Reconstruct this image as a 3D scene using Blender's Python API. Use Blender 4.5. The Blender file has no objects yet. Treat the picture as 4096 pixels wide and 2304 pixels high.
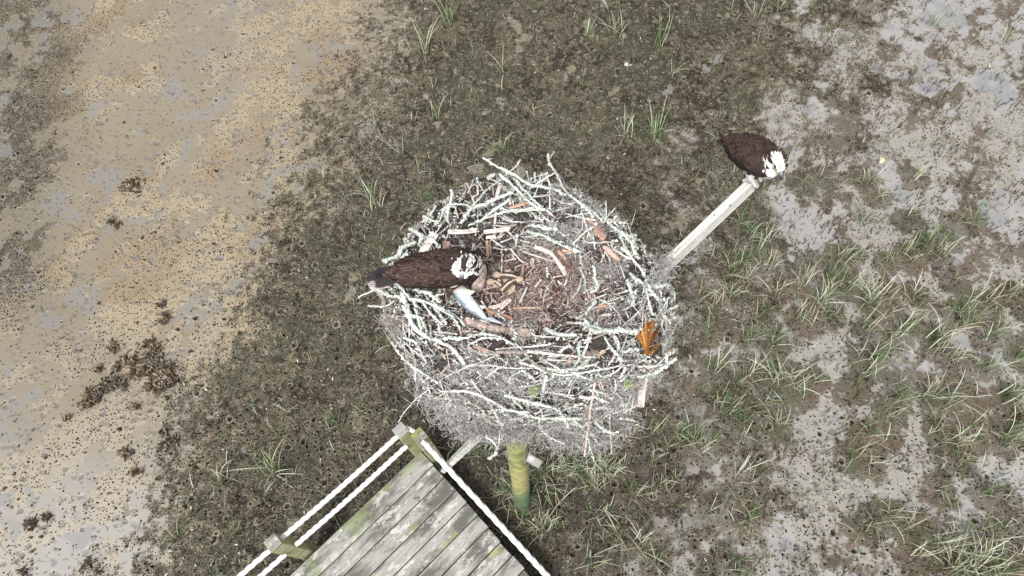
import bpy, math, random
import numpy as np
from mathutils import Vector, Matrix
from mathutils.bvhtree import BVHTree
random.seed(7); rng = np.random.default_rng(11)
S = bpy.context.scene
C = S.collection
R = math.radians

# ------------------------------------------------------------------ camera
F = 2731.0; HC = 6.3
_d = np.array([172., 1303., F]); _d /= np.linalg.norm(_d)
_x = np.array([1., 0, 0]); _x -= (_x @ _d) * _d; _x /= np.linalg.norm(_x)
_b = lambda v: np.array([v[0], -v[1], -v[2]])
Xb = _b(_x); Zb = _b(-_d); Yb = np.cross(Zb, Xb)
CM = np.array([Xb, Yb, Zb])
cam = bpy.data.cameras.new('camera'); cam.sensor_width = 36; cam.lens = 36 * F / 4096
cam.clip_start = 0.05; cam.clip_end = 500
co = bpy.data.objects.new('camera', cam); C.objects.link(co)
co.matrix_world = Matrix([list(CM[i]) + [(0, 0, HC)[i]] for i in range(3)] + [[0, 0, 0, 1]])
S.camera = co

def ray(px, py):
    r = CM @ np.array([(px - 2048) / F, -(py - 1152) / F, -1.]); return r
def at(px, py, z):
    """the point of the place at height z seen at photo pixel px, py"""
    r = ray(px, py); t = (HC - z) / -r[2]
    return np.array([r[0] * t, r[1] * t, z])
def pixarr(x, y, z):
    dx, dy, dz = x, y, z - HC
    cx = CM[0, 0] * dx + CM[1, 0] * dy + CM[2, 0] * dz
    cy = CM[0, 1] * dx + CM[1, 1] * dy + CM[2, 1] * dz
    cz = CM[0, 2] * dx + CM[1, 2] * dy + CM[2, 2] * dz
    return 2048 + F * cx / -cz, 1152 - F * cy / -cz

# ------------------------------------------------------------------ light
w = bpy.data.worlds.new('World'); S.world = w; w.use_nodes = True
nt = w.node_tree; nt.nodes.clear()
sky = nt.nodes.new('ShaderNodeTexSky'); sky.sky_type = 'NISHITA'; sky.sun_disc = False
sky.sun_elevation = R(58); sky.sun_rotation = R(200); sky.dust_density = 4.0; sky.air_density = 1.0
hs = nt.nodes.new('ShaderNodeHueSaturation'); hs.inputs['Saturation'].default_value = 0.22
bg = nt.nodes.new('ShaderNodeBackground'); bg.inputs['Strength'].default_value = 0.12
wo = nt.nodes.new('ShaderNodeOutputWorld')
nt.links.new(sky.outputs[0], hs.inputs['Color']); nt.links.new(hs.outputs[0], bg.inputs[0]); nt.links.new(bg.outputs[0], wo.inputs[0])
sl = bpy.data.lights.new('sun', 'SUN'); sl.energy = 2.0; sl.angle = R(12); sl.color = (1, .975, .94)
so = bpy.data.objects.new('sun', sl); C.objects.link(so)
so.rotation_euler = (Vector((math.sin(R(200)) * math.cos(R(58)), math.cos(R(200)) * math.cos(R(58)), math.sin(R(58))))).to_track_quat('Z', 'Y').to_euler()
S.view_settings.view_transform = 'Standard'; S.view_settings.look = 'None'
S.view_settings.gamma = 1; S.view_settings.exposure = 0.68

# ------------------------------------------------------------------ helpers
def tag(o, label=None, cat=None, group=None, kind=None):
    if label: o['label'] = label
    if cat: o['category'] = cat
    if group: o['group'] = group
    if kind: o['kind'] = kind
    return o
def empty(name, loc=(0, 0, 0), rot=None):
    o = bpy.data.objects.new(name, None); C.objects.link(o); o.location = loc; o.empty_display_size = .05
    if rot is not None: o.rotation_euler = rot
    return o
class MB:
    """collects vertices, quads and tris with a colour per vertex"""
    def __init__(s): s.v = []; s.q = []; s.t = []; s.c = []; s.n = 0; s.qm = []; s.tm = []
    def add(s, v, q=None, t=None, c=(1, 1, 1), m=0):
        v = np.asarray(v, float).reshape(-1, 3); s.v.append(v)
        c = np.asarray(c, float)
        if c.ndim == 1: c = np.tile(c[:3], (len(v), 1))
        s.c.append(c)
        if q is not None and len(q): s.q.append(np.asarray(q) + s.n); s.qm.append(np.full(len(q), m))
        if t is not None and len(t): s.t.append(np.asarray(t) + s.n); s.tm.append(np.full(len(t), m))
        s.n += len(v)
    def mesh(s, name, mats, smooth=True):
        v = np.concatenate(s.v); c = np.concatenate(s.c)
        q = np.concatenate(s.q) if s.q else np.zeros((0, 4), int); t = np.concatenate(s.t) if s.t else np.zeros((0, 3), int)
        me = bpy.data.meshes.new(name); me.vertices.add(len(v)); me.vertices.foreach_set('co', v.astype(np.float32).ravel())
        nl = q.size + t.size; me.loops.add(nl); me.loops.foreach_set('vertex_index', np.concatenate([q.ravel(), t.ravel()]).astype(np.int32))
        npoly = len(q) + len(t); me.polygons.add(npoly)
        st = np.concatenate([np.arange(len(q)) * 4, q.size + np.arange(len(t)) * 3])
        me.polygons.foreach_set('loop_start', st.astype(np.int32))
        mi = np.concatenate([np.concatenate(s.qm) if s.qm else np.zeros(0), np.concatenate(s.tm) if s.tm else np.zeros(0)])
        me.polygons.foreach_set('material_index', mi.astype(np.int32))
        me.polygons.foreach_set('use_smooth', np.full(npoly, smooth))
        ca = me.color_attributes.new('col', 'FLOAT_COLOR', 'POINT')
        ca.data.foreach_set('color', np.hstack([c, np.ones((len(c), 1))]).astype(np.float32).ravel())
        me.update(calc_edges=True); me.validate()
        for m in (mats if isinstance(mats, (list, tuple)) else [mats]): me.materials.append(m)
        return me
    def build(s, name, mats, parent=None, smooth=True):
        o = bpy.data.objects.new(name, s.mesh(name, mats, smooth)); C.objects.link(o)
        if parent: o.parent = parent
        return o
def catmull(p, n):
    p = np.asarray(p, float)
    if len(p) == 2: return p[0] + (p[1] - p[0]) * np.linspace(0, 1, n)[:, None]
    q = np.vstack([2 * p[0] - p[1], p, 2 * p[-1] - p[-2]]); out = []
    for t in np.linspace(0, len(p) - 1 - 1e-6, n):
        i = int(t); u = t - i; a, b, c, d = q[i:i + 4]
        out.append(.5 * (2 * b + (c - a) * u + (2 * a - 5 * b + 4 * c - d) * u * u + (3 * b - a - 3 * c + d) * u ** 3))
    return np.array(out)
def frames(p):
    t = np.gradient(p, axis=0); t /= np.linalg.norm(t, axis=1)[:, None] + 1e-12
    a = np.array([0, 0, 1.]) if abs(t[0, 2]) < .9 else np.array([1., 0, 0])
    n = np.zeros_like(p); n[0] = np.cross(t[0], a); n[0] /= np.linalg.norm(n[0])
    for i in range(1, len(p)):
        v = n[i - 1] - (n[i - 1] @ t[i]) * t[i]; n[i] = v / (np.linalg.norm(v) + 1e-12)
    return t, n, np.cross(t, n)
def tube(mb, p, r, k=6, c=(1, 1, 1), m=0, jit=0, cap=True, prof=None):
    p = np.asarray(p, float); r = np.broadcast_to(np.asarray(r, float), (len(p),))
    t, n, b = frames(p); a = np.linspace(0, 2 * np.pi, k, endpoint=False)
    rr = r[:, None] * (1 + jit * rng.standard_normal((len(p), k))) if jit else np.repeat(r[:, None], k, 1)
    if prof is not None: rr = rr * prof
    v = p[:, None] + rr[..., None] * (np.cos(a)[None, :, None] * n[:, None] + np.sin(a)[None, :, None] * b[:, None])
    L = len(p); i = np.arange(L - 1)[:, None] * k; j = np.arange(k)[None]; jn = (j + 1) % k
    q = np.stack([i + j, i + jn, i + k + jn, i + k + j], -1).reshape(-1, 4)
    V = v.reshape(-1, 3); tt = None
    if cap:
        V = np.vstack([V, p[0], p[-1]]); j = np.arange(k); e = (L - 1) * k
        tt = np.vstack([np.stack([(j + 1) % k, j, np.full(k, L * k)], -1), np.stack([e + j, e + (j + 1) % k, np.full(k, L * k + 1)], -1)])
    cc = np.asarray(c, float)
    if cc.ndim == 2:
        cc = np.repeat(cc, k, 0)
        if cap: cc = np.vstack([cc, cc[0], cc[-1]])
    mb.add(V, q, tt, cc, m)
def box(mb, sx, sy, sz, loc=(0, 0, 0), bev=.004, c=(1, 1, 1), M=None, m=0):
    """chamfered box, centre loc, full sizes"""
    h = np.array([sx, sy, sz]) / 2; v = []; idx = {}
    for x in (-1, 1):
        for y in (-1, 1):
            for z in (-1, 1):
                for ax in range(3):
                    s = np.array([x, y, z]) * (h - bev); s[ax] += (x, y, z)[ax] * bev
                    idx[(x, y, z, ax)] = len(v); v.append(s)
    q = []; t = []
    for ax in range(3):
        o1, o2 = [a for a in range(3) if a != ax]
        for s in (-1, 1):
            f = []
            for a, b in ((-1, -1), (1, -1), (1, 1), (-1, 1)):
                k = [0, 0, 0]; k[ax] = s; k[o1] = a; k[o2] = b; f.append(idx[(*k, ax)])
            q.append(f if (s > 0) == (ax != 1) else f[::-1])
        for a in (-1, 1):
            for b in (-1, 1):
                k1 = [0, 0, 0]; k1[o1] = a; k1[o2] = b; k1[ax] = -1; k2 = list(k1); k2[ax] = 1
                q.append([idx[(*k1, o1)], idx[(*k2, o1)], idx[(*k2, o2)], idx[(*k1, o2)]])
    for x in (-1, 1):
        for y in (-1, 1):
            for z in (-1, 1): t.append([idx[(x, y, z, a)] for a in range(3)])
    v = np.array(v) + np.array(loc)
    if M is not None: v = (np.array(M.to_3x3()) @ v.T).T + np.array(M.translation)
    mb.add(v, q, t, c, m)
def fixn(o):
    import bmesh
    bm = bmesh.new(); bm.from_mesh(o.data); bmesh.ops.recalc_face_normals(bm, faces=bm.faces); bm.to_mesh(o.data); bm.free()
    return o
def noise2(x, y, scale, seed, octv=3, gain=.5):
    out = np.zeros(np.broadcast(x, y).shape); amp = 1; tot = 0; f = 1 / scale
    for o in range(octv):
        r = np.random.default_rng(seed * 131 + o).random((257, 257))
        u = x * f + 37.3 * (o + 1); v = y * f + 91.7 * (o + 1)
        iu = np.floor(u).astype(int); iv = np.floor(v).astype(int); a = u - iu; b = v - iv
        a = a * a * (3 - 2 * a); b = b * b * (3 - 2 * b); iu %= 256; iv %= 256
        out += amp * ((r[iu, iv] * (1 - a) + r[iu + 1, iv] * a) * (1 - b) + (r[iu, iv + 1] * (1 - a) + r[iu + 1, iv + 1] * a) * b)
        tot += amp; amp *= gain; f *= 2.03
    return out / tot
def sstep(a, b, x): t = np.clip((x - a) / (b - a), 0, 1); return t * t * (3 - 2 * t)

# ------------------------------------------------------------------ materials
def mat(name, base=None, rough=.8, var=.25, vscale=60, bump=.3, bscale=200, spec=.3, usecol=True, tint=None, coords='Object', stretch=None, metal=0, bdist=.01):
    m = bpy.data.materials.new(name); m.use_nodes = True; t = m.node_tree; N = t.nodes; L = t.links
    b = N['Principled BSDF']; b.inputs['Roughness'].default_value = rough; b.inputs['Specular IOR Level'].default_value = spec; b.inputs['Metallic'].default_value = metal
    tc = N.new('ShaderNodeTexCoord'); mp = N.new('ShaderNodeMapping'); L.new(tc.outputs[coords], mp.inputs[0])
    if stretch: mp.inputs['Scale'].default_value = stretch
    nz = N.new('ShaderNodeTexNoise'); nz.inputs['Scale'].default_value = vscale; nz.inputs['Detail'].default_value = 5; L.new(mp.outputs[0], nz.inputs[0])
    mr = N.new('ShaderNodeMapRange'); mr.inputs[1].default_value = .3; mr.inputs[2].default_value = .7; mr.inputs[3].default_value = 1 - var; mr.inputs[4].default_value = 1 + var; L.new(nz.outputs[0], mr.inputs[0])
    mx = N.new('ShaderNodeMix'); mx.data_type = 'RGBA'; mx.blend_type = 'MULTIPLY'; mx.inputs[0].default_value = 1
    if base is None:
        at_ = N.new('ShaderNodeAttribute'); at_.attribute_name = 'col'; L.new(at_.outputs[0], mx.inputs[6])
    else: mx.inputs[6].default_value = (*base, 1)
    L.new(mr.outputs[0], mx.inputs[7]); L.new(mx.outputs[2], b.inputs['Base Color'])
    nb = N.new('ShaderNodeTexNoise'); nb.inputs['Scale'].default_value = bscale; nb.inputs['Detail'].default_value = 4; L.new(mp.outputs[0], nb.inputs[0])
    bp = N.new('ShaderNodeBump'); bp.inputs['Strength'].default_value = bump; bp.inputs['Distance'].default_value = bdist; L.new(nb.outputs[0], bp.inputs['Height']); L.new(bp.outputs[0], b.inputs['Normal'])
    m['_c'] = 1
    return m
M_moss = mat('moss_strands', rough=.9, var=.2, bump=0)
M_bark = mat('stick_bark', rough=.85, var=.3, vscale=90, bump=.5, bscale=250)
M_lichen = mat('lichen_crust', rough=.95, var=.12, vscale=150, bump=.4, bscale=400)
M_core = mat('nest_debris', rough=.95, var=.5, vscale=70, bump=.8, bscale=160, bdist=.02)
M_wood = mat('split_wood', rough=.8, var=.3, vscale=60, bump=.5, bscale=120)
M_grass = mat('grass_blade', rough=.55, var=.1, bump=0)
M_shell = mat('oyster_shell', rough=.7, var=.35, vscale=80, bump=.6, bscale=150)
M_feather = mat('feather', rough=.75, var=.12, vscale=120, bump=.2, bscale=400)
M_rope = mat('white_rope', base=(.86, .86, .85), rough=.9, var=.06, vscale=300, bump=.5, bscale=700)
M_keratin = mat('keratin', rough=.35, var=.1, bump=.1, spec=.5)
M_down = mat('chick_down', rough=.95, var=.15, vscale=500, bump=.5, bscale=900)
M_fish = mat('fish_skin', rough=.28, var=.18, vscale=110, bump=.25, bscale=500, spec=.6)

# ================================================================== ground
K = 1.59
gR = 'cordgrass tufts in the wet grey mud right of the nest'
gU = 'cordgrass tufts in the dark mud around the foot of the pole'
rt = [(1860,560),(1885,590),(1905,640),(1870,660),(1840,690),(1880,700),(1925,600),(1945,670),(1800,770),(1770,750),(1835,740),(1950,740),(2020,710),(2085,700),(2110,650),(2130,720),(2060,760),(2010,800),(2090,790),(2140,640),(2240,660),(2275,640),(2230,740),(2180,760),(2300,740),(2330,610),(2360,640),(2400,700),(2420,780),(2440,810),(2280,820),(2240,850),(2200,900),(2180,830),(2350,860),(2390,900),(1780,840),(1900,800),(1880,850),(1940,860),(1800,930),(1850,960),(1880,940),(1760,990),(1950,950),(2000,970),(2050,960),(1830,1030),(1870,1060),(1930,1010),(1950,1070),(1700,1080),(1640,1090),(1750,1100),(1790,1110),(2180,940),(2260,1000),(2240,1040),(2330,1000),(2380,1010),(2420,960),(2480,930),(2530,1000),(2560,900),(2500,840),(2540,740),(2480,760),(2360,1080),(2400,1120),(2440,1070),(2520,1110),(2560,1060),(2180,1090),(2140,1150),(2420,1160),(2480,1240),(2170,1330),(2230,1300),(2360,1230),(2280,1330),(2330,1330),(2300,1390),(2360,1370),(2400,1360),(2440,1400),(2480,1350),(2520,1330),(2550,1400),(2390,1430),(2460,1440),(2510,1430),(1860,1190),(1890,1290),(1830,1260),(1840,1430),(1870,1320),(1610,1370),(1550,1340),(1650,1410),(1490,1420),(2060,450),(2180,460),(2300,450),(2440,560),(2280,550)]
jobs = []
for x, y in rt:
    k = random.choice(['green', 'mixed', 'mixed', 'green', 'straw', 'sparse', 'strawbig']); jobs.append((x * K, y * K, k, gR, .92))
    if random.random() < .6: jobs.append((x * K + random.uniform(-80, 80), y * K + random.uniform(-60, 60), 'sparse', gR, .85))
for i in range(66):
    x = random.gauss(1400, 130); y = random.gauss(1190, 75)
    if y > 1330 or (x < 1250 and y > 1130 + (x - 1150) * .9): continue
    jobs.append((x * K, y * K, random.choice(['green', 'mixed', 'mixed', 'straw', 'sparse']), gU, .8))
jobs.sort(key=lambda a: a[0])
def ground():
    step = .0082
    xs = np.arange(-8.3, 6.9, step); ys = np.arange(-.35, 8.3, step)
    X, Y = np.meshgrid(xs, ys, indexing='ij')
    px, py = pixarr(X, Y, np.zeros_like(X))
    keep = (px > -260) & (px < 4360) & (py > -260) & (py < 2560)
    wob = (noise2(X, Y, .8, 1, 4) - .5)
    # distance in pixels right of the tan flat's edge (a wandering line across the marsh)
    bx = np.interp(py, [-300, 0, 350, 600, 900, 1200, 1600, 2000, 2304, 2600], [1640, 1600, 1480, 1400, 1200, 1060, 900, 780, 640, 560])
    r2 = noise2(X, Y, .10, 90, 3, .6) - .5; r3 = noise2(X, Y, .04, 91, 2) - .5
    tan = 1 - sstep(-220, 210, px - bx + 520 * wob + 520 * r2 + 420 * r3)
    gx = np.interp(py, [-300, 0, 400, 700, 1000, 1400, 1800, 2304, 2600], [3420, 3400, 3430, 3260, 2980, 2850, 2880, 2680, 2600])
    grey = sstep(-260, 260, px - gx + 950 * wob + 1300 * (noise2(X, Y, .28, 4, 3) - .5) + 700 * r2 + 300 * r3)
    leftbrown = (1 - sstep(60, 330, px + 300 * wob - 60)) * (1 - sstep(1000, 1500, py)) * sstep(-300, 200, py + 300)
    n1 = noise2(X, Y, .35, 2, 5, .55); n2 = noise2(X, Y, .09, 3, 4, .6); n3 = noise2(X, Y, .03, 5, 3, .6); nb = noise2(X, Y, 1.3, 6, 3)
    brown = np.clip((1 - tan) * (1 - grey), 0, 1)
    # wet films: thin sheets of water with crisp, wandering edges
    wl = noise2((X * .55 + Y * .83) * .6, (X * .83 - Y * .55) * 1.25, .38, 8, 5, .55)
    wl2 = noise2(X, Y, .13, 9, 4, .5)
    wet_t = sstep(.50, .54, wl * .55 + wl2 * .33 + nb * .12 + .035 * (1 - sstep(0, 500, abs(px - (700 - (py - 100) * .62))))) * sstep(.6, .95, tan)
    wet_g = sstep(.53, .56, wl * .5 + wl2 * .35 + noise2(X, Y, .5, 22, 2) * .15 - .02 * (1 - grey)) * sstep(.3, .75, grey)
    wetf = noise2(X, Y, .22, 10, 4, .5)
    wet_b = sstep(.74, .755, wetf) * brown
    wet = np.clip(wet_t + wet_g + wet_b, 0, 1)
    z = .035 * (noise2(X, Y, 1.6, 12, 2) - .5) + .022 * (n1 - .5) * (1 - .6 * tan) + .012 * (n2 - .5) * (brown + .35) + .010 * (n3 - .5) * (brown + .25)
    z = z * (1 - .75 * wet) - .004 * wet
    # albedo
    def mixc(a, b, f): return a + (b - a) * f[..., None]
    col = np.zeros(X.shape + (3,))
    t_l = np.array([.315, .262, .178]); t_g = np.array([.27, .24, .20]); t_o = np.array([.235, .175, .105])
    tcol = mixc(np.broadcast_to(t_l, col.shape), t_o, sstep(.48, .72, noise2(X, Y, .5, 14, 4)) * .75)
    tcol = mixc(tcol, t_g, sstep(.4, .75, nb) * .55)
    pale = sstep(1500, 2200, py + 250 * wob) * (1 - sstep(500, 900, px))
    tcol = mixc(tcol, np.array([.37, .335, .285]), pale * .8)
    b_l = np.array([.112, .094, .062]); b_d = np.array([.026, .02, .014]); b_g = np.array([.062, .064, .040])
    bcol = mixc(np.broadcast_to(b_l, col.shape), b_d, sstep(.40, .56, n2 * .45 + n1 * .25 + n3 * .3))
    bcol = mixc(bcol, b_g, sstep(.5, .7, noise2(X, Y, .4, 16, 3)) * .6)
    g_l = np.array([.29, .274, .245]); g_d = np.array([.13, .107, .082])
    gcol = mixc(np.broadcast_to(g_l, col.shape), g_d, sstep(.49, .58, n1 * .5 + n2 * .3 + n3 * .2))
    col = tcol * tan[..., None] + (1 - tan[..., None]) * (bcol * (1 - grey[..., None]) + gcol * grey[..., None])
    col = mixc(col, bcol * 1.2, leftbrown * .85)
    vg = np.zeros_like(X)
    for (tx, ty, tk, _g, _s) in jobs:
        c_ = at(tx, ty, 0); i0, i1 = np.searchsorted(xs, [c_[0] - .55, c_[0] + .55]); j0, j1 = np.searchsorted(ys, [c_[1] - .55, c_[1] + .55])
        vg[i0:i1, j0:j1] = np.maximum(vg[i0:i1, j0:j1], np.exp(-(((X[i0:i1, j0:j1] - c_[0]) ** 2 + (Y[i0:i1, j0:j1] - c_[1]) ** 2) / .165 ** 2)))
    veg = sstep(.46, .57, vg * .60 + .85 * (n1 * .3 + n2 * .45 + n3 * .25) - .13)
    col = mixc(col, mixc(np.broadcast_to(np.array([.105, .08, .056]), col.shape), np.array([.085, .083, .052]), sstep(.42, .6, noise2(X, Y, .33, 61, 3))), veg * (.25 + .65 * grey)); wet = wet * (1 - .8 * veg * grey)
    veg_ = veg
    # transition: the tan film thins out to flecks
    col *= (1 - .28 * sstep(.48, .62, n3) * (tan > .02) * (tan < .999) * (1 - abs(2 * tan - 1) * .5))[..., None]
    wcol = mixc(np.broadcast_to(np.array([.215, .186, .14]), col.shape), np.array([.31, .30, .292]), np.clip(grey + pale, 0, 1))
    wcol = mixc(wcol, np.array([.19, .205, .22]), sstep(.56, .68, noise2(X, Y, .3, 18, 3)) * .6)  # silt tone of the wet films, with sky reflection mixed into the colour
    col = mixc(col, wcol, wet * (.9 - .15 * tan))
    # darker peat under the nest where the sun and tide leave litter
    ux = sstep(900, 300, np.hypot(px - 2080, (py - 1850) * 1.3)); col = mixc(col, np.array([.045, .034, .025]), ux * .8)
    # burrows: real pits with a collar of pale spoil
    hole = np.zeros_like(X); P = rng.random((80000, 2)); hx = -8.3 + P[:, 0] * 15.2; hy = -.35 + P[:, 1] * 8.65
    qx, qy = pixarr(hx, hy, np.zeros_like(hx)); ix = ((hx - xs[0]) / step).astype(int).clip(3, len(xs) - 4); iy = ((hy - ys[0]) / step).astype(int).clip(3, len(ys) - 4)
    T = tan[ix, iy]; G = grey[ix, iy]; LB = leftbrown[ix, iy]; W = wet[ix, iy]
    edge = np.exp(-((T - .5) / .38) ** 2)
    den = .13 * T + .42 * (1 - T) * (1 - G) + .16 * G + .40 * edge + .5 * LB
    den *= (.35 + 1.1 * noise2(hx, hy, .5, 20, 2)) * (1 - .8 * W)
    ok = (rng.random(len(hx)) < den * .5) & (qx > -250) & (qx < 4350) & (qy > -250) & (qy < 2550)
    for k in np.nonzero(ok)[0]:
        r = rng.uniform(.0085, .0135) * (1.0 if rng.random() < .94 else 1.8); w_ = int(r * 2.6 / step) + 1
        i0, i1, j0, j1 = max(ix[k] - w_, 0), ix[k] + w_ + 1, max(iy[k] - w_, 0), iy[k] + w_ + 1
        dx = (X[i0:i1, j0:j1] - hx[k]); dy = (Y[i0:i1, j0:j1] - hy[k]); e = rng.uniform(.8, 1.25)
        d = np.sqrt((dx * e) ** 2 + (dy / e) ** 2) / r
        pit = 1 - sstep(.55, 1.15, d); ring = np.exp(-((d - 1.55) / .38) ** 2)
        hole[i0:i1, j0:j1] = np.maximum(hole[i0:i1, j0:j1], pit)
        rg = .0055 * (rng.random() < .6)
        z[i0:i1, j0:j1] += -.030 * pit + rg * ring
        if rng.random() < (.55 if G[k] < .7 else .35):
            cc = col[i0:i1, j0:j1]; f = (ring * rng.uniform(.25, .85))[..., None]; col[i0:i1, j0:j1] = cc + (np.array([.34, .30, .235]) - cc) * f
    # burrow mouths painted near-black, dark mud colour standing in for the shade inside
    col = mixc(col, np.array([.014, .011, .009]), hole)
    # feeding dimples on the tan film: small shallow wet dents
    P = rng.random((9000, 2)); hx = -8.3 + P[:, 0] * 12; hy = -.35 + P[:, 1] * 8.6
    ix = ((hx - xs[0]) / step).astype(int).clip(5, len(xs) - 6); iy = ((hy - ys[0]) / step).astype(int).clip(5, len(ys) - 6)
    for k in np.nonzero((tan[ix, iy] > .6) | ((grey[ix, iy] > .8) & (rng.random(len(ix)) < .5)))[0]:
        r = rng.uniform(.012, .034); w_ = int(r * 1.8 / step) + 1
        i0, i1, j0, j1 = max(ix[k] - w_, 0), ix[k] + w_ + 1, max(iy[k] - w_, 0), iy[k] + w_ + 1
        dx = (X[i0:i1, j0:j1] - hx[k]); dy = (Y[i0:i1, j0:j1] - hy[k])
        d = np.hypot(dx, dy) / r + .9 * (wl2[i0:i1, j0:j1] - .5) + .8 * (n3[i0:i1, j0:j1] - .5)
        pit = 1 - sstep(.7, 1.0, d); z[i0:i1, j0:j1] -= .006 * pit
        col[i0:i1, j0:j1] = mixc(col[i0:i1, j0:j1], np.array([.165, .155, .145]), pit * rng.uniform(.25, .9)); wet[i0:i1, j0:j1] = np.maximum(wet[i0:i1, j0:j1], pit * .8)
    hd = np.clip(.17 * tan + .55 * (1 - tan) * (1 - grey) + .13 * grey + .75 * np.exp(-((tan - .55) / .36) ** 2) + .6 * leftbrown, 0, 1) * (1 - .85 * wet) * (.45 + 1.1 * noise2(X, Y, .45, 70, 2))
    # mesh
    idx = -np.ones(X.shape, int); idx[keep] = np.arange(keep.sum())
    kq = keep[:-1, :-1] & keep[1:, :-1] & keep[1:, 1:] & keep[:-1, 1:]
    q = np.stack([idx[:-1, :-1][kq], idx[1:, :-1][kq], idx[1:, 1:][kq], idx[:-1, 1:][kq]], -1)
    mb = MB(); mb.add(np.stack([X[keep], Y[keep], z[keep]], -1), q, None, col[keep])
    m = bpy.data.materials.new('marsh_mud'); m.use_nodes = True; t = m.node_tree; N = t.nodes; L = t.links; b = N['Principled BSDF']
    a = N.new('ShaderNodeAttribute'); a.attribute_name = 'col'; wa = N.new('ShaderNodeAttribute'); wa.attribute_name = 'wet'
    tc = N.new('ShaderNodeTexCoord')
    n_ = N.new('ShaderNodeTexNoise'); n_.inputs['Scale'].default_value = 70; n_.inputs['Detail'].default_value = 7; n_.inputs['Roughness'].default_value = .75; L.new(tc.outputs['Object'], n_.inputs[0])
    mr = N.new('ShaderNodeMapRange'); mr.inputs[1].default_value = .32; mr.inputs[2].default_value = .68; mr.inputs[3].default_value = .42; mr.inputs[4].default_value = 1.42; L.new(n_.outputs[0], mr.inputs[0])
    # wet films stay smooth in tone
    mv = N.new('ShaderNodeMix'); mv.data_type = 'FLOAT'; sm = N.new('ShaderNodeAttribute'); sm.attribute_name = 'smooth'; L.new(sm.outputs['Fac'], mv.inputs[0]); L.new(mr.outputs[0], mv.inputs[2]); mv.inputs[3].default_value = .95
    mx = N.new('ShaderNodeMix'); mx.data_type = 'RGBA'; mx.blend_type = 'MULTIPLY'; mx.inputs[0].default_value = 1
    L.new(a.outputs[0], mx.inputs[6]); L.new(mv.outputs[0], mx.inputs[7]); L.new(mx.outputs[2], b.inputs['Base Color'])
    # many small burrow mouths: inner shade painted as black spots, rims of spoil
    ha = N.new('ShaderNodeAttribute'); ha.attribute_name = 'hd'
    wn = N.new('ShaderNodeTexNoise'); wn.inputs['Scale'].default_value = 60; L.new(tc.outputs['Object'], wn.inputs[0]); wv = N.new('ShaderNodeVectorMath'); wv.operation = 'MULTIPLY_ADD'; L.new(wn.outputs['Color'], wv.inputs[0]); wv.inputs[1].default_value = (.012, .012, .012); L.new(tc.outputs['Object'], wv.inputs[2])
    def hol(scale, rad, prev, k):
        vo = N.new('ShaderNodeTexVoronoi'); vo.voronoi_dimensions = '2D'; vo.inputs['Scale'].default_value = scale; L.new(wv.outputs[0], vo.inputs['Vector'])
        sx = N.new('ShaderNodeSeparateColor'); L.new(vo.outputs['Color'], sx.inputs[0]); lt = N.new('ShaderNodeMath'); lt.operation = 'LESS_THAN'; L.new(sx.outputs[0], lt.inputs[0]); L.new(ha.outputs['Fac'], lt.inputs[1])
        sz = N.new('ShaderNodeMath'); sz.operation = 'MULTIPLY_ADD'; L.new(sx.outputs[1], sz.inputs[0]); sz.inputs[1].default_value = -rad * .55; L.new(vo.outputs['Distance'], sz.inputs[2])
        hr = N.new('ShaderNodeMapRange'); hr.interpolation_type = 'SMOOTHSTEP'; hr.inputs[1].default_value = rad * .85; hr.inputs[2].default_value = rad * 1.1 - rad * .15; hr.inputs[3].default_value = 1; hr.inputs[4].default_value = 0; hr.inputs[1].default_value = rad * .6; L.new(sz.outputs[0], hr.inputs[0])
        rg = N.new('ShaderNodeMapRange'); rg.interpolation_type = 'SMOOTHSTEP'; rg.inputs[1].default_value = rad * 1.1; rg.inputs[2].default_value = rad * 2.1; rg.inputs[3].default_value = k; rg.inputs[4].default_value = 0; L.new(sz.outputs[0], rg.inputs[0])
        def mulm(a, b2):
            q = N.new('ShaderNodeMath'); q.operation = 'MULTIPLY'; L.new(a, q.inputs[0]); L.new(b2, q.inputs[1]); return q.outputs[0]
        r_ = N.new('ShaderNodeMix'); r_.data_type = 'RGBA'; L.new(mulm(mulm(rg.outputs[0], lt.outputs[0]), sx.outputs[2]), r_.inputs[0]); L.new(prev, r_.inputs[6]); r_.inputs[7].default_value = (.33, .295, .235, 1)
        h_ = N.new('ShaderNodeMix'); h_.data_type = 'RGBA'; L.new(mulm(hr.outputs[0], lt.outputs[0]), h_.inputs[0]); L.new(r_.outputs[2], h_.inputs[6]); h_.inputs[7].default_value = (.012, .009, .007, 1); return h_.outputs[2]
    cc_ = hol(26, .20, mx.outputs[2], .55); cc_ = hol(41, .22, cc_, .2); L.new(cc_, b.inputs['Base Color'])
    rr = N.new('ShaderNodeMapRange'); rr.inputs[3].default_value = .65; rr.inputs[4].default_value = .32; L.new(wa.outputs['Fac'], rr.inputs[0]); L.new(rr.outputs[0], b.inputs['Roughness'])
    b.inputs['Specular IOR Level'].default_value = .22
    n2_ = N.new('ShaderNodeTexNoise'); n2_.inputs['Scale'].default_value = 90; n2_.inputs['Detail'].default_value = 5; L.new(tc.outputs['Object'], n2_.inputs[0])
    st = N.new('ShaderNodeMapRange'); st.inputs[3].default_value = .55; st.inputs[4].default_value = .04; L.new(wa.outputs['Fac'], st.inputs[0])
    bp = N.new('ShaderNodeBump'); bp.inputs['Distance'].default_value = .012; L.new(st.outputs[0], bp.inputs['Strength']); L.new(n2_.outputs[0], bp.inputs['Height']); L.new(bp.outputs[0], b.inputs['Normal'])
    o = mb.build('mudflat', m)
    wt = o.data.attributes.new('wet', 'FLOAT', 'POINT'); wt.data.foreach_set('value', wet[keep].astype(np.float32))
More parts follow.
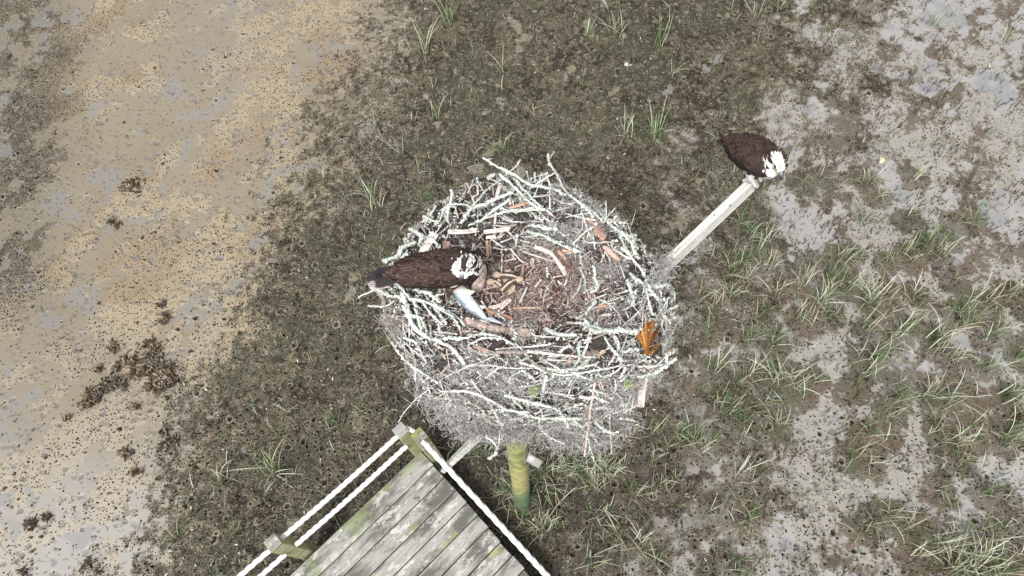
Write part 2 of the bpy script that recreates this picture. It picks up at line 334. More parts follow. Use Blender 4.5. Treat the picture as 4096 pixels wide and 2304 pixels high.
    sm_ = o.data.attributes.new('smooth', 'FLOAT', 'POINT'); sm_.data.foreach_set('value', np.clip(np.maximum(wet, .62 * tan + .55 * grey * (1 - veg_)), 0, 1)[keep].astype(np.float32))
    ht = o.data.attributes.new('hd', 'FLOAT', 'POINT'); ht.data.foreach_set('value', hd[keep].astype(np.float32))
    tag(o, kind='structure')
    # the marsh goes on beyond
    m2 = mat('far_mud', base=(.155, .135, .10), rough=.65, var=.55, vscale=2.2, bump=.5, bscale=30)
    f = MB(); g = np.linspace(-160, 160, 60); A, B_ = np.meshgrid(g, g, indexing='ij'); n = 60
    i = (np.arange(n - 1)[:, None] * n + np.arange(n - 1)[None]).ravel()
    f.add(np.stack([A.ravel(), B_.ravel(), -.05 + 0 * A.ravel()], -1), np.stack([i, i + n, i + n + 1, i + 1], -1), None)
    tag(f.build('ground', m2), kind='structure')
    def gz(x, y):
        i = int(np.clip((x - xs[0]) / step, 0, len(xs) - 1)); j = int(np.clip((y - ys[0]) / step, 0, len(ys) - 1)); return z[i, j]
    def zone(x, y):
        i = int(np.clip((x - xs[0]) / step, 0, len(xs) - 1)); j = int(np.clip((y - ys[0]) / step, 0, len(ys) - 1)); return tan[i, j], brown[i, j], grey[i, j], wet[i, j]
    return gz, zone
GZ, ZONE = ground()

# ================================================================== marsh plants
def blade(mb, base, az, L, lean, w0, col, droop=1., n=6, twist=0):
    """a tapering, bending strap leaf with a folded cross-section"""
    s = np.linspace(0, 1, n + 1); th = lean + droop * s ** 1.6
    dr = np.cumsum(np.r_[0, np.sin(th[:-1])]) * L / n; dz = np.cumsum(np.r_[0, np.cos(th[:-1])]) * L / n
    d = np.array([math.cos(az), math.sin(az), 0]); sd = np.array([-d[1], d[0], 0])
    c = base + dr[:, None] * d + dz[:, None] * np.array([0, 0, 1.])
    ww = w0 * np.clip(1.05 - s ** 1.8, .04, 1) / 2
    up = np.stack([-np.cos(th) * d[0], -np.cos(th) * d[1], np.sin(th)], -1)
    v = np.stack([c - sd * ww[:, None] + up * ww[:, None] * .35, c, c + sd * ww[:, None] + up * ww[:, None] * .35], 1).reshape(-1, 3)
    i = np.arange(n)[:, None] * 3; q = np.concatenate([np.stack([i, i + 1, i + 4, i + 3], -1).reshape(-1, 4), np.stack([i + 1, i + 2, i + 5, i + 4], -1).reshape(-1, 4)])
    col = np.asarray(col); cc = np.repeat(col[None] * (.75 + .35 * s[:, None]), 3, 0)
    mb.add(v, q, None, cc)
GREENS = [(.13, .24, .075), (.22, .32, .14), (.085, .15, .055), (.34, .42, .25), (.10, .13, .06)]
STRAW = [(.52, .54, .41), (.64, .66, .55), (.30, .29, .20), (.50, .48, .36), (.44, .38, .25)]
DEAD = [(.10, .08, .05), (.15, .12, .08), (.08, .065, .05)]
def tuft_mesh(seed, nb, L, green, spread=.6):
    global rng
    r = random.Random(seed); mb = MB()
    for i in range(int(nb * 1.6)):
        u = r.random(); c = r.choice(GREENS) if u < green else r.choice(STRAW)
        b = np.array([r.gauss(0, .032 if nb > 8 else .014), r.gauss(0, .032 if nb > 8 else .014), -.004]); l = L * 1.5 * r.uniform(.45, 1.1)
        blade(mb, b, r.uniform(0, 6.283), l, abs(r.gauss(.22, .3)), r.uniform(.005, .009) * (1.15 if u >= green else 1), c, r.uniform(.1, 1.5) if u < green else r.uniform(.4, 2.0))
    for i in range(int(nb * 1.6)):                                    # dead stubble at the foot
        b = np.array([r.gauss(0, .05 if nb > 8 else .016), r.gauss(0, .05 if nb > 8 else .016), -.004])
        blade(mb, b, r.uniform(0, 6.283), r.uniform(.02, .085), r.uniform(.1, 1.2), .005, r.choice(DEAD), r.uniform(0, .8), n=3)
    return mb.mesh('grass_tuft', M_grass, True)
TK = {}
for k, (nb, L, g) in {'green': (13, .24, .85), 'greenbig': (26, .30, .8), 'straw': (9, .22, .25), 'mixed': (14, .24, .5), 'sparse': (5, .17, .5), 'small': (7, .13, .7), 'strawbig': (20, .32, .45)}.items():
    TK[k] = [tuft_mesh(hash_ + 17 * len(k), nb, L, g) for hash_ in range(1, 6)]
tid = 0
def tuft(px, py, kind, label, group, s=1.0):
    global tid; s = s * (1.12 if group is None else 1)
    p = at(px, py, 0); p[2] = GZ(p[0], p[1]); tid += 1
    o = bpy.data.objects.new('grass_tuft', TK[kind][tid % 5]); C.objects.link(o); o.location = p
    o.rotation_euler = (random.uniform(-.1, .1), random.uniform(-.1, .1), random.uniform(0, 6.28)); q = s * random.uniform(.85, 1.15); o.scale = (q, q, q)
    return tag(o, label, 'grass tuft', group)
K = 1.59
named = [
 (1072, 130, 'strawbig', 1.15, 'tall straw-tipped cordgrass tuft on the tan flat\'s edge near the top'),
 (1135, 55, 'green', 1.0, 'cordgrass tuft at the top edge just right of the tall straw-tipped tuft'),
 (1265, 182, 'straw', .9, 'thin lone cordgrass tuft above the nest\'s left shoulder, halfway to the top edge'),
 (1098, 292, 'mixed', .95, 'pale green tuft up and left of the nest, on brown mud below the yellow-green stain'),
 (945, 322, 'sparse', .95, 'leafless straw-coloured sprig where tan meets brown mud, left of the pale green tuft'),
 (1008, 385, 'straw', .9, 'thin straggly pale tuft up and left of the nest with one blade bent right'),
 (1195, 395, 'small', 1., 'small spiky green tuft touching the tip of the nest\'s topmost stick'),
 (1265, 380, 'green', .95, 'fan-shaped green tuft just above the nest\'s top left sticks'),
 (1480, 85, 'small', 1.15, 'slender green tuft above the nest, second from the top middle'),
 (1545, 88, 'straw', .85, 'open grey-green tuft above the nest and right of the slender one'),
 (1650, 350, 'greenbig', 1.05, 'biggest bright green tuft between the nest top and the perched osprey'),
 (1575, 345, 'mixed', .95, 'tuft leaning left beside the biggest bright green one above the nest'),
 (1800, 362, 'mixed', .8, 'pale tuft on the mud just left of the perched osprey\'s tail'),
 (945, 520, 'strawbig', .8, 'sprawling tuft of pale blades left of the nest top on holey brown mud'),
 (1088, 515, 'green', .9, 'upright green tuft against the upper left side of the nest'),
 (1005, 590, 'sparse', .9, 'few-bladed tuft beside the left osprey\'s back on the nest\'s left'),
 (985, 870, 'sparse', 1.1, 'two green blades standing by the left side of the nest below the osprey'),
 (738, 915, 'sparse', .8, 'tiny dry sprig on brown mud left of the nest'),
 (835, 1065, 'green', .85, 'green tuft on holey mud above the left rope'),
 (910, 1035, 'small', .8, 'small bright tuft left of the post tops'),
 (700, 1190, 'strawbig', .95, 'dark-footed bushy tuft left of the ropes with long dry blades'),
 (565, 1215, 'mixed', .9, 'pale green tuft left of the bushy dark-footed one'),
 (450, 1355, 'green', .85, 'cordgrass tuft near the lower left end of the ropes on brown mud'),
 (590, 1300, 'sparse', .9, 'dry trailing sprig between the bushy tuft and the lower left rope'),
 (2165, 555, 'green', .8, 'dark-footed tuft in pale grey mud, below right of the perched osprey'),
 (2345, 68, 'green', .7, 'small leaning tuft alone on grey mud near the top right corner'),
 (2530, 105, 'mixed', .8, 'pale-bladed tuft at the right edge just below the top corner'),
 (2290, 190, 'small', .9, 'short bright tuft in a patch of dark stubble near the top right'),
 (2478, 335, 'sparse', .9, 'single upright green sprig beside a blue-grey puddle on the right'),
 (1960, 22, 'small', 1.1, 'bright green sprig at the top edge right of the middle'),
 (1900, 40, 'straw', .8, 'pale bent-bladed tuft at the top edge, left of the bright green sprig'),
 (1840, 30, 'small', 1., 'small tuft at the top edge above the perched osprey\'s back'),
 (1530, 30, 'small', 1.2, 'tuft growing at the top edge above the middle of the nest'),
 (1660, 110, 'green', 1.0, 'tall fresh tuft above the nest and right of the open grey-green one'),
 (1690, 190, 'sparse', 1.0, 'faint sprig just below the tall fresh tuft'),
 (1580, 580, 'sparse', .8, 'sprig of three blades behind the nest\'s upper right rim'),
 (1310, 1150, 'greenbig', .9, None),
]
for x, y, k, s, lab in named:
    if lab: tuft(x * K, y * K, k, lab, None, s)
KD = {'green': 'upright green tuft', 'mixed': 'half-dry tuft', 'straw': 'thin straw-coloured tuft', 'sparse': 'few-bladed sprig', 'strawbig': 'large dry-bladed tuft'}
ORD = ['', 'second ', 'third ', 'fourth ', 'fifth ', 'sixth ', 'seventh ', 'eighth ', 'ninth ', 'tenth ']
def cell(x, y):
    if x < 1720 * K and y > 1020 * K: return ('at the pole foot' if y < 1240 * K else 'below the pole foot') if x < 1420 * K else ('right of pole' if x < 1560 * K else 'far right of pole') + (', upper' if y < 1180 * K else ', lower')
    r_ = 'level with perch beam' if y < 720 * K else 'level with nest front' if y < 900 * K else 'below palm husk level' if y < 1080 * K else 'level with pole' if y < 1290 * K else 'at bottom edge'
    c_ = 'beside nest' if x < 1960 * K else 'mid right' if x < 2180 * K else 'right part' if x < 2380 * K else 'far right'
    return r_ + ', ' + c_
cnt = {}
for x, y, k, g, sc_ in jobs:
    key = (cell(x, y), k); n_ = cnt.get(key, 0); cnt[key] = n_ + 1
    lab = (ORD[n_] + KD[k] + ' from the left, ' if n_ < 10 else 'further ' + KD[k] + ', ') + key[0]
    if n_ == 0: lab = 'leftmost ' + KD[k] + ', ' + key[0]
    tuft(x, y, k, lab, g, sc_)
# dead stems and litter: nobody could count them
mb = MB(); n = 0
while n < 15000:
    px, py = rng.uniform(-200, 4300), rng.uniform(-200, 2500); p = at(px, py, 0); T, B_, G, W = ZONE(p[0], p[1])
    cl = float(noise2(np.array([p[0]]), np.array([p[1]]), .25, 33, 3)[0])
    if rng.random() > (B_ * .8 + G * (1.6 * sstep(.45, .62, cl)) + .02) * (1 if T < .6 else .1): continue
    n += 1; b = np.array([p[0], p[1], GZ(p[0], p[1]) - .004]); h = rng.uniform(.03, .10) * (1.15 if G > .5 else .8)
    if rng.random() < .25: h *= .6
    tip = b + np.array([rng.normal(0, .012), rng.normal(0, .012), h])
    tube(mb, np.array([b, (b + tip) / 2 + rng.normal(0, .003, 3), tip]), np.array([.0042, .0038, .0026]) * rng.uniform(.8, 1.25), 3, np.array(random.choice(DEAD + ([(.11, .14, .06), (.15, .17, .09)] if B_ > .5 else []))) * rng.uniform(.7, 1.3), cap=False)
tag(mb.build('dead_stubble', M_grass), 'short dead blackish stems standing all over the mud', 'stubble', kind='stuff')
mb = MB(); n = 0
while n < 30000:
    px, py = rng.uniform(-200, 4300), rng.uniform(-200, 2500); p = at(px, py, 0); T, B_, G, W = ZONE(p[0], p[1])
    if rng.random() > B_ * .9 + G * .07 + T * .03 + np.exp(-((T - .4) / .3) ** 2) * .4: continue
    n += 1; a = rng.uniform(0, 6.28); L = abs(rng.normal(.016, .013)) + .007; d = np.array([math.cos(a), math.sin(a), rng.normal(0, .15)]) * L / 2
    s = np.array([-math.sin(a), math.cos(a), 0]) * rng.uniform(.0015, .0035) * (2.2 if rng.random() < .4 else 1); b = np.array([p[0], p[1], GZ(p[0], p[1]) + .004])
    c = random.choice(DEAD + DEAD + [(.10, .12, .055), (.085, .10, .05), (.14, .15, .08)] + [(.20, .16, .11), (.27, .23, .17), (.10, .10, .08)]) if rng.random() < .985 else (.6, .56, .45)
    nrm = np.array([0, 0, .002]); mid = rng.normal(0, .004, 3) * [1, 1, .3]
    mb.add([b - d - s * .5, b - d * 1.05, b - d + s * .5, b + mid - s, b + nrm + mid, b + mid + s, b + d - s * .4, b + d * 1.1, b + d + s * .4], [[0, 1, 4, 3], [1, 2, 5, 4], [3, 4, 7, 6], [4, 5, 8, 7]], None, c)
tag(mb.build('plant_litter', M_grass), 'scattered dead leaf and stem scraps lying on the mud', 'litter', kind='stuff')
# short green and dry blades scattered through the dark marsh band
mb = MB(); n = 0
while n < 4200:
    px, py = rng.uniform(300, 4300), rng.uniform(-200, 2500); p = at(px, py, 0); T, B_, G, W = ZONE(p[0], p[1])
    cl = float(noise2(np.array([p[0]]), np.array([p[1]]), .3, 35, 3)[0])
    if rng.random() > (B_ + .45 * G) * sstep(.46, .66, cl) * 1.6: continue
    b0 = np.array([p[0], p[1], GZ(p[0], p[1]) - .003])
    for k in range(random.randint(1, 4)):
        n += 1; g_ = random.random() < .62
        blade(mb, b0 + np.array([rng.normal(0, .012), rng.normal(0, .012), 0]), rng.uniform(0, 6.28), rng.uniform(.05, .17), abs(rng.normal(.3, .35)), rng.uniform(.0035, .0065), random.choice(GREENS if g_ else STRAW), rng.uniform(.1, 1.5), n=4)
tag(mb.build('short_grass', M_grass), 'thin short marsh grass scattered through the dark mud', 'grass', kind='stuff')
mb = MB()
# a few long fallen stalks
for i in range(330):
    px, py = rng.uniform(1300, 4200), rng.uniform(-100, 2400); p = at(px, py, 0); T, B_, G, W = ZONE(p[0], p[1])
    if T > .3: continue
    a = rng.uniform(0, 6.28); L = rng.uniform(.06, .22); pts = [np.array([p[0] + math.cos(a) * L * u, p[1] + math.sin(a) * L * u, 0]) + rng.normal(0, .006, 3) for u in (0, .35, .7, 1)]
    for q in pts: q[2] = GZ(q[0], q[1]) + .006
    tube(mb, catmull(pts, 6), .0022, 3, np.array(random.choice([(.3, .25, .17), (.13, .1, .07), (.42, .38, .28), (.2, .16, .12)])), cap=False)
tag(mb.build('fallen_stalks', M_grass), 'long thin dead stalks fallen on the mud', 'stalks', kind='stuff')

# ================================================================== oysters
def oysters(pts, label, group='oyster clumps on the tan flat', seed=1):
    """pts: (px, py, spread px) lobes; every clump is a heap of upright cupped shells in mud"""
    r = np.random.default_rng(seed); cx, cy = np.mean([p[0] for p in pts]), np.mean([p[1] for p in pts]); o0 = at(cx, cy, 0); o0[2] = GZ(o0[0], o0[1])
    root = empty('oyster_clump', o0); tag(root, label, 'oysters', group); mud = MB(); sh = MB()
    for (x, y, s) in pts:
        c = at(x, y, 0); c[2] = GZ(c[0], c[1]); rad = s / 395.0
        k = 14; a = np.linspace(0, 2 * np.pi, k, endpoint=False); v = []; rings = [(.98, -.02), (.74, .004), (.42, .014), (.2, .02)]
        for rr, zz in rings:
            for t in a: q = rr * rad * (1 + .3 * math.sin(3 * t + s) + .2 * math.sin(7 * t + 2 * s) + r.normal(0, .16)); v.append([c[0] + math.cos(t) * q, c[1] + math.sin(t) * q, c[2] + zz + r.normal(0, .004)])
        v.append([c[0], c[1], c[2] + .03]); q = []; t_ = []
        for i in range(3):
            for j in range(k): q.append([i * k + j, i * k + (j + 1) % k, (i + 1) * k + (j + 1) % k, (i + 1) * k + j])
        for j in range(k): t_.append([3 * k + j, 3 * k + (j + 1) % k, 4 * k])
        mud.add(np.array(v) - o0, q, t_, (.075, .056, .036))
        n = int(10 + (rad / .018) ** 1.75 * 1.5)
        for i in range(n):
            d = rad * r.random() ** .5 * (1.02 + .35 * (r.random() < .12)); t = r.uniform(0, 6.28); b = np.array([c[0] + math.cos(t) * d, c[1] + math.sin(t) * d, c[2] + .026 * (1 - (d / rad) ** 2) + .002])
            L = r.uniform(.022, .058); wd = L * r.uniform(.35, .6); up = np.array([r.normal(0, .7), r.normal(0, .7), r.uniform(.3, 1)]); up /= np.linalg.norm(up)
            sd = np.cross(up, r.normal(0, 1, 3)); sd /= np.linalg.norm(sd); nr = np.cross(up, sd); vv = []; cc = []
            col = np.array(random.choice([(.13, .095, .06), (.19, .145, .095), (.085, .065, .045), (.25, .20, .14), (.12, .11, .09)])) * r.uniform(.7, 1.3)
            for u in (0, .35, .7, 1):
                for sgn in (-1, 0, 1):
                    wv = wd * (.25, .8, 1, .55)[[0, .35, .7, 1].index(u)]; vv.append(b + up * L * u + sd * sgn * wv * .5 + nr * (wd * .32 * (1 - sgn * sgn) + r.normal(0, .0012)) - o0); cc.append(col * (1 + .9 * (u > .9)) + (.05 if u > .9 else 0))
            qq = []
            for i2 in range(3):
                for j2 in range(2): a0 = i2 * 3 + j2; qq.append([a0, a0 + 1, a0 + 4, a0 + 3])
            sh.add(vv, qq, None, np.array(cc))
    mud.build('mud_mound', M_shell, root); x = sh.build('shells', M_shell, root, smooth=False)
    x['kind'] = 'stuff'
oysters([(600, 1370, 26), (560, 1395, 30), (625, 1405, 34), (590, 1440, 36), (535, 1450, 26), (640, 1455, 34), (680, 1480, 36), (620, 1500, 38), (570, 1490, 28), (690, 1525, 30), (650, 1550, 32), (600, 1550, 20), (500, 1440, 24), (470, 1470, 20), (530, 1500, 20)], 'largest dark oyster clump, broad right-hand heap on the tan flat', seed=2)
oysters([(470, 1530, 28), (435, 1540, 32), (400, 1560, 34), (365, 1580, 32), (345, 1610, 26), (500, 1545, 18), (390, 1600, 20)], 'elongated oyster clump running lower left from the largest heap', seed=3)
oysters([(530, 740, 40), (555, 765, 28), (500, 745, 22)], 'round dark oyster clump highest up on the tan flat', seed=4)
oysters([(445, 890, 18), (470, 898, 17)], 'small oval oyster clump just below the highest one', seed=5)
oysters([(650, 1220, 18)], 'tiny oyster clump directly above the round one left of the nest', seed=6)
oysters([(665, 1270, 32)], 'round oyster clump above the largest heap', seed=7)
oysters([(660, 1730, 24), (690, 1775, 32), (650, 1790, 22)], 'ragged twin oyster clump below the largest heap', seed=8)
oysters([(510, 1815, 26)], 'small oyster clump below and left of the ragged twin clump', seed=9)
oysters([(545, 1890, 20)], 'small flat oyster clump beside a pale puddle', seed=10)
oysters([(130, 2095, 24), (190, 2070, 18)], 'oyster clump low on the flat near the left edge', seed=11)
oysters([(350, 2260, 22), (390, 2280, 16)], 'oyster clump at the bottom edge of the photo, left', seed=12)
oysters([(455, 1390, 24)], 'small oyster clump on the upper left of the largest heap', seed=13)
oysters([(395, 1475, 18)], 'tiny oyster lump left of the largest heap', seed=14)
oysters([(540, 1630, 16)], 'tiny oyster lump under the largest heap', seed=15)
oysters([(270, 1675, 14)], 'tiny oyster lump beside the pale water at the left', seed=16)
oysters([(100, 2290, 16)], 'oyster clump at the bottom left corner', seed=17)
# loose pale shell on the right flat
def lone_shell(px, py, s, lab, col):
    p = at(px, py, 0); p[2] = GZ(p[0], p[1]) + .004; mb = MB(); r = np.random.default_rng(int(px)); k = 12; a = np.linspace(0, 2 * np.pi, k, endpoint=False); v = []
    for rr, zz in ((1, .0), (.7, .45), (.35, .62)):
        for t in a: q = s * rr * (1 + .25 * r.normal() * (rr > .6)); v.append([math.cos(t) * q * 1.4, math.sin(t) * q * .8, zz * s * .6])
    v.append([0, 0, s * .4]); q = [[i * k + j, i * k + (j + 1) % k, (i + 1) * k + (j + 1) % k, (i + 1) * k + j] for i in range(2) for j in range(k)]
    mb.add(v, q, [[2 * k + j, 2 * k + (j + 1) % k, 3 * k] for j in range(k)], col); o = mb.build('oyster_shell', M_shell); o.location = p; o.rotation_euler = (0, 0, r.uniform(0, 6)); tag(o, lab, 'shell')
lone_shell(3530, 640, .035, 'loose cream and brown oyster shell on the grey mud right of the perched osprey', (.62, .52, .36))
lone_shell(3095, 1345, .022, 'small pinkish shell among the cordgrass right of the nest', (.62, .5, .4))
lone_shell(2510, 258, .03, 'pale shell fragment half sunk in brown mud above the perched osprey', (.48, .45, .38))

# ================================================================== boardwalk
M_plank = bpy.data.materials.new('weathered_planks'); M_plank.use_nodes = True
def wood_nodes(m, gthr=.56, base=((.12, .12, .10), (.38, .377, .35)), green=.75, white=.42, grain=(1.2, 26, 26), gcol=(.30, .33, .10)):
    t = m.node_tree; N = t.nodes; L = t.links; b = N['Principled BSDF']; b.inputs['Roughness'].default_value = .85; b.inputs['Specular IOR Level'].default_value = .2
    tc = N.new('ShaderNodeTexCoord'); oi = N.new('ShaderNodeObjectInfo')
    vm = N.new('ShaderNodeVectorMath'); vm.operation = 'MULTIPLY_ADD'; L.new(oi.outputs['Random'], vm.inputs[0]); vm.inputs[1].default_value = (37, 53, 11); L.new(tc.outputs['Object'], vm.inputs[2])
    def noise(scale, sc3, det=6, ro=.6):
        mp = N.new('ShaderNodeMapping'); mp.inputs['Scale'].default_value = sc3; L.new(vm.outputs[0], mp.inputs[0]); n = N.new('ShaderNodeTexNoise'); n.inputs['Scale'].default_value = scale; n.inputs['Detail'].default_value = det; n.inputs['Roughness'].default_value = ro; L.new(mp.outputs[0], n.inputs[0]); return n.outputs[0]
    def ramp(x, a, bb, c0, c1):
        r = N.new('ShaderNodeMapRange'); r.interpolation_type = 'SMOOTHSTEP'; r.inputs[1].default_value = a; r.inputs[2].default_value = bb; r.inputs[3].default_value = c0; r.inputs[4].default_value = c1; L.new(x, r.inputs[0]); return r.outputs[0]
    def mix(f, a, c):
        x = N.new('ShaderNodeMix'); x.data_type = 'RGBA'; L.new(f, x.inputs[0]) if not isinstance(f, (int, float)) else None
        (L.new(a, x.inputs[6]) if not isinstance(a, tuple) else setattr(x.inputs[6], 'default_value', (*a, 1)))
        (L.new(c, x.inputs[7]) if not isinstance(c, tuple) else setattr(x.inputs[7], 'default_value', (*c, 1))); return x.outputs[2]
    g = noise(4, grain); st = noise(3.2, (1, 3.0, 3)); fine = noise(45, (1, 1.6, 1.6), 4, .7)
    c = mix(ramp(st, .38, .6, 0, 1), base[0], base[1])
    c = mix(ramp(g, .3, .7, .45, 0), c, (.10, .095, .085))
    c = mix(ramp(noise(2.3, (1, 2, 2)), gthr, gthr + .14, 0, green), c, gcol)
    w_ = N.new('ShaderNodeMath'); w_.operation = 'ADD'; L.new(noise(7, (1, 1.8, 1.8), 7, .68), w_.inputs[0]); fm = ramp(fine, .3, .8, -.05, .06); L.new(fm, w_.inputs[1])
    c = mix(ramp(w_.outputs[0], .53, .6, 0, white), c, (.72, .71, .69))
    sp = noise(30, (1, 1, 1), 3, .5); c = mix(ramp(sp, .66, .7, 0, .8), c, (.09, .085, .07))
    L.new(c, b.inputs['Base Color'])
    ad = N.new('ShaderNodeMath'); ad.operation = 'ADD'; L.new(g, ad.inputs[0]); L.new(fine, ad.inputs[1])
    bp = N.new('ShaderNodeBump'); bp.inputs['Strength'].default_value = .6; bp.inputs['Distance'].default_value = .004; L.new(ad.outputs[0], bp.inputs['Height']); L.new(bp.outputs[0], b.inputs['Normal'])
    return m
wood_nodes(M_plank)
M_plankg = bpy.data.materials.new('green_tinged_planks'); M_plankg.use_nodes = True; wood_nodes(M_plankg, gthr=.45, green=.6, white=.4, gcol=(.25, .28, .13))
M_post = bpy.data.materials.new('algae_post_wood'); M_post.use_nodes = True; wood_nodes(M_post, base=((.30, .31, .13), (.46, .45, .26)), green=.7, white=.25, grain=(1.2, 22, 22), gcol=(.34, .38, .12))
M_beam = bpy.data.materials.new('pale_grey_beam'); M_beam.use_nodes = True; wood_nodes(M_beam, base=((.52, .52, .48), (.74, .74, .70)), green=.3, white=.35, grain=(.6, 40, 40), gcol=(.45, .48, .30))
c5 = lambda x, y, z: at(900 + x / 1.84, 1600 + y / 1.84, z)
ZD = .43
walk = empty('boardwalk', (-1.185, 1.211, 0)); tag(walk, 'weathered grey boardwalk end with white rope rails, lichened planks and green-tinged posts', 'boardwalk')
cor = np.array([-1.185, 1.211]); e1 = np.array([-.7145, -.6996]); e2 = np.array([.6822, -.7312])      # along planks, along the end
def wrel(o, p, rz=0, extra=None):
    o.parent = walk; o.location = np.array(p) - np.array([cor[0], cor[1], 0]); o.rotation_euler = (0, 0, rz) if extra is None else extra
angp = math.atan2(e1[1], e1[0]); wid = [.172, .142, .148, .138, .136, .136, .148, .140, .140, .14, .14, .14, .14]; off = 0
for i, wd in enumerate(wid):
    L = 3.6; st = .002 * random.uniform(-3, 3); mb = MB(); gap = .008
    box(mb, L, wd - gap, .038, (0, 0, 0), .004)
    o = fixn(mb.build('plank', M_plankg if i == 0 else M_plank, smooth=False)); cc = cor + e1 * (L / 2 + st - .088) + e2 * (off + wd / 2)
    wrel(o, (cc[0], cc[1], ZD - .019 + random.uniform(-.002, .002)), angp); off += wd
    # a pair of nails near the board end
for s, dd in (('stringer', .10), ('stringer', 1.5), ('stringer', 3.0)):
    mb = MB(); box(mb, 1.75, .045, .18, (0, 0, 0), .003); o = mb.build('joist', M_plank, smooth=False); cc = cor + e1 * (dd + .04) + e2 * .9; wrel(fixn(o), (cc[0], cc[1], ZD - .038 - .095), math.atan2(e2[1], e2[0]))
def post(p, top, rz, lab=None):
    mb = MB(); h = top + .5; box(mb, .100, .100, h, (0, 0, 0), .006); o = fixn(mb.build('post', M_post, smooth=False)); wrel(o, (p[0], p[1], top - h / 2), rz)
    # the sawn top is greyer
    cp = MB(); box(cp, .0985, .0985, .006, (0, 0, 0), .002); k = cp.build('post_top', M_plank, o, smooth=False); k.location = (0, 0, h / 2 + .001); fixn(k)
    if lab: o['label'] = lab
P1 = c5(1291, 222, 1.1); P2 = c5(1428, 262, 1.08); P3 = c5(350, 1050, 1.1)
rzp = math.atan2(e1[1], e1[0])
# posts stand just outside the deck edge
post(P1, 1.10, rzp); post(P2, 1.08, rzp); post(P3, 1.10, rzp)
def rope(pts, name='rope', r=.0195):
    pts = np.array(pts); L = np.linalg.norm(np.diff(pts, axis=0), axis=1).sum(); n = max(12, int(L / .0075)); p = catmull(pts, n) if len(pts) > 2 else pts[0] + (pts[1] - pts[0]) * np.linspace(0, 1, n)[:, None]
    if len(pts) == 2: p[:, 2] -= .02 * L * np.sin(np.linspace(0, np.pi, n))
    k = 18; ph = np.linspace(0, L / .058 * 2 * np.pi, n)[:, None]; a = np.linspace(0, 2 * np.pi, k, endpoint=False)[None]
    prof = .72 + .36 * np.abs(np.cos(1.5 * (a - ph / 3)))
    mb = MB(); tube(mb, p - np.array([cor[0], cor[1], 0]), r, k, (.86, .86, .85), prof=prof); o = mb.build(name, M_rope, walk); return o
rope([c5(1275, 262, 1.02), c5(395, 1035, 1.02)]); rope([c5(1340, 335, .84), c5(520, 1068, .84)])
rope([c5(335, 1100, 1.02), c5(20, 1372, 1.02), c5(-220, 1580, 1.0)]); rope([c5(450, 1130, .84), c5(150, 1395, .84), c5(-100, 1620, .84)])
rope([c5(1322, 212, 1.05), c5(1360, 214, 1.065), c5(1410, 248, 1.05)], r=.018)
rope([c5(1452, 300, 1.06), c5(2385, 1310, 1.0), c5(2750, 1710, 1.03)], r=.0215)
# knot ends beside posts
# debris on the deck
def crumb(x, y, s, lab, col, seed):
    r = np.random.default_rng(seed); mb = MB()
    for i in range(9):
        c = r.normal(0, s * .45, 3) * [1, 1, .25] + [0, 0, s * .3]; import bmesh
        bm = bmesh.new(); bmesh.ops.create_icosphere(bm, subdivisions=1, radius=s * r.uniform(.25, .5)); v = np.array([list(q.co) for q in bm.verts]); v *= 1 + r.normal(0, .18, (len(v), 1)); f = [[q.index for q in ff.verts] for ff in bm.faces]; bm.free()
        mb.add(v + c, None, f, np.array(col) * r.uniform(.75, 1.2))
    o = mb.build('debris_lump', M_shell, smooth=False); o.location = c5(x, y, ZD); tag(o, lab, 'debris')
crumb(1415, 735, .028, 'brown and cream crumbly lump on the boardwalk seam, highest of those on the deck', (.36, .30, .26), 1)
crumb(1500, 775, .016, 'small dark brown lump on the boardwalk right of the crumbly one', (.2, .16, .14), 2)
crumb(1390, 830, .018, 'small cream lump at the top of the mossy green plank patch', (.6, .55, .47), 3)
crumb(1385, 862, .016, 'small cream lump just below another on the mossy patch', (.55, .5, .43), 4)
crumb(1350, 915, .020, 'cream curled lump on the mossy green plank patch, lowest of the cluster', (.66, .62, .56), 5)
crumb(1215, 1005, .014, 'flat pinkish crumb on the plank left of the mossy patch', (.6, .52, .47), 6)
crumb(1305, 970, .012, 'tiny pinkish crumb beside the mossy patch', (.6, .5, .46), 7)

# ================================================================== nest stand
stand = empty('nest_stand', (-.271, .883, 0)); tag(stand, 'round green-stained pole under the nest with braces and a long pale perch beam', 'nest pole')
sb = np.array([-.271, .883, 0])
mb = MB(); pb = np.array([-.275, .865, -.3]); pt = np.array([-.168, .93, 3.36]); n = 150; s = np.linspace(0, 1, n); p = pb + (pt - pb) * s[:, None]; z = p[:, 2]
def cmix(a, b, f): return np.asarray(a) * (1 - f[:, None]) + np.asarray(b) * f[:, None]
k = 26; tube(mb, p - sb, .071 - .0027 * z + .001 * np.sin(z * 9), k, (1, 1, 1), jit=.0015)
M_pole = bpy.data.materials.new('algae_pole'); M_pole.use_nodes = True
t = M_pole.node_tree; N = t.nodes; L = t.links; b = N['Principled BSDF']; b.inputs['Roughness'].default_value = .7
tc = N.new('ShaderNodeTexCoord'); sp = N.new('ShaderNodeSeparateXYZ'); L.new(tc.outputs['Object'], sp.inputs[0])
nz = N.new('ShaderNodeTexNoise'); nz.inputs['Scale'].default_value = 9; nz.inputs['Detail'].default_value = 6; mp = N.new('ShaderNodeMapping'); mp.inputs['Scale'].default_value = (1.5, 1.5, .7); L.new(tc.outputs['Object'], mp.inputs[0]); L.new(mp.outputs[0], nz.inputs[0])
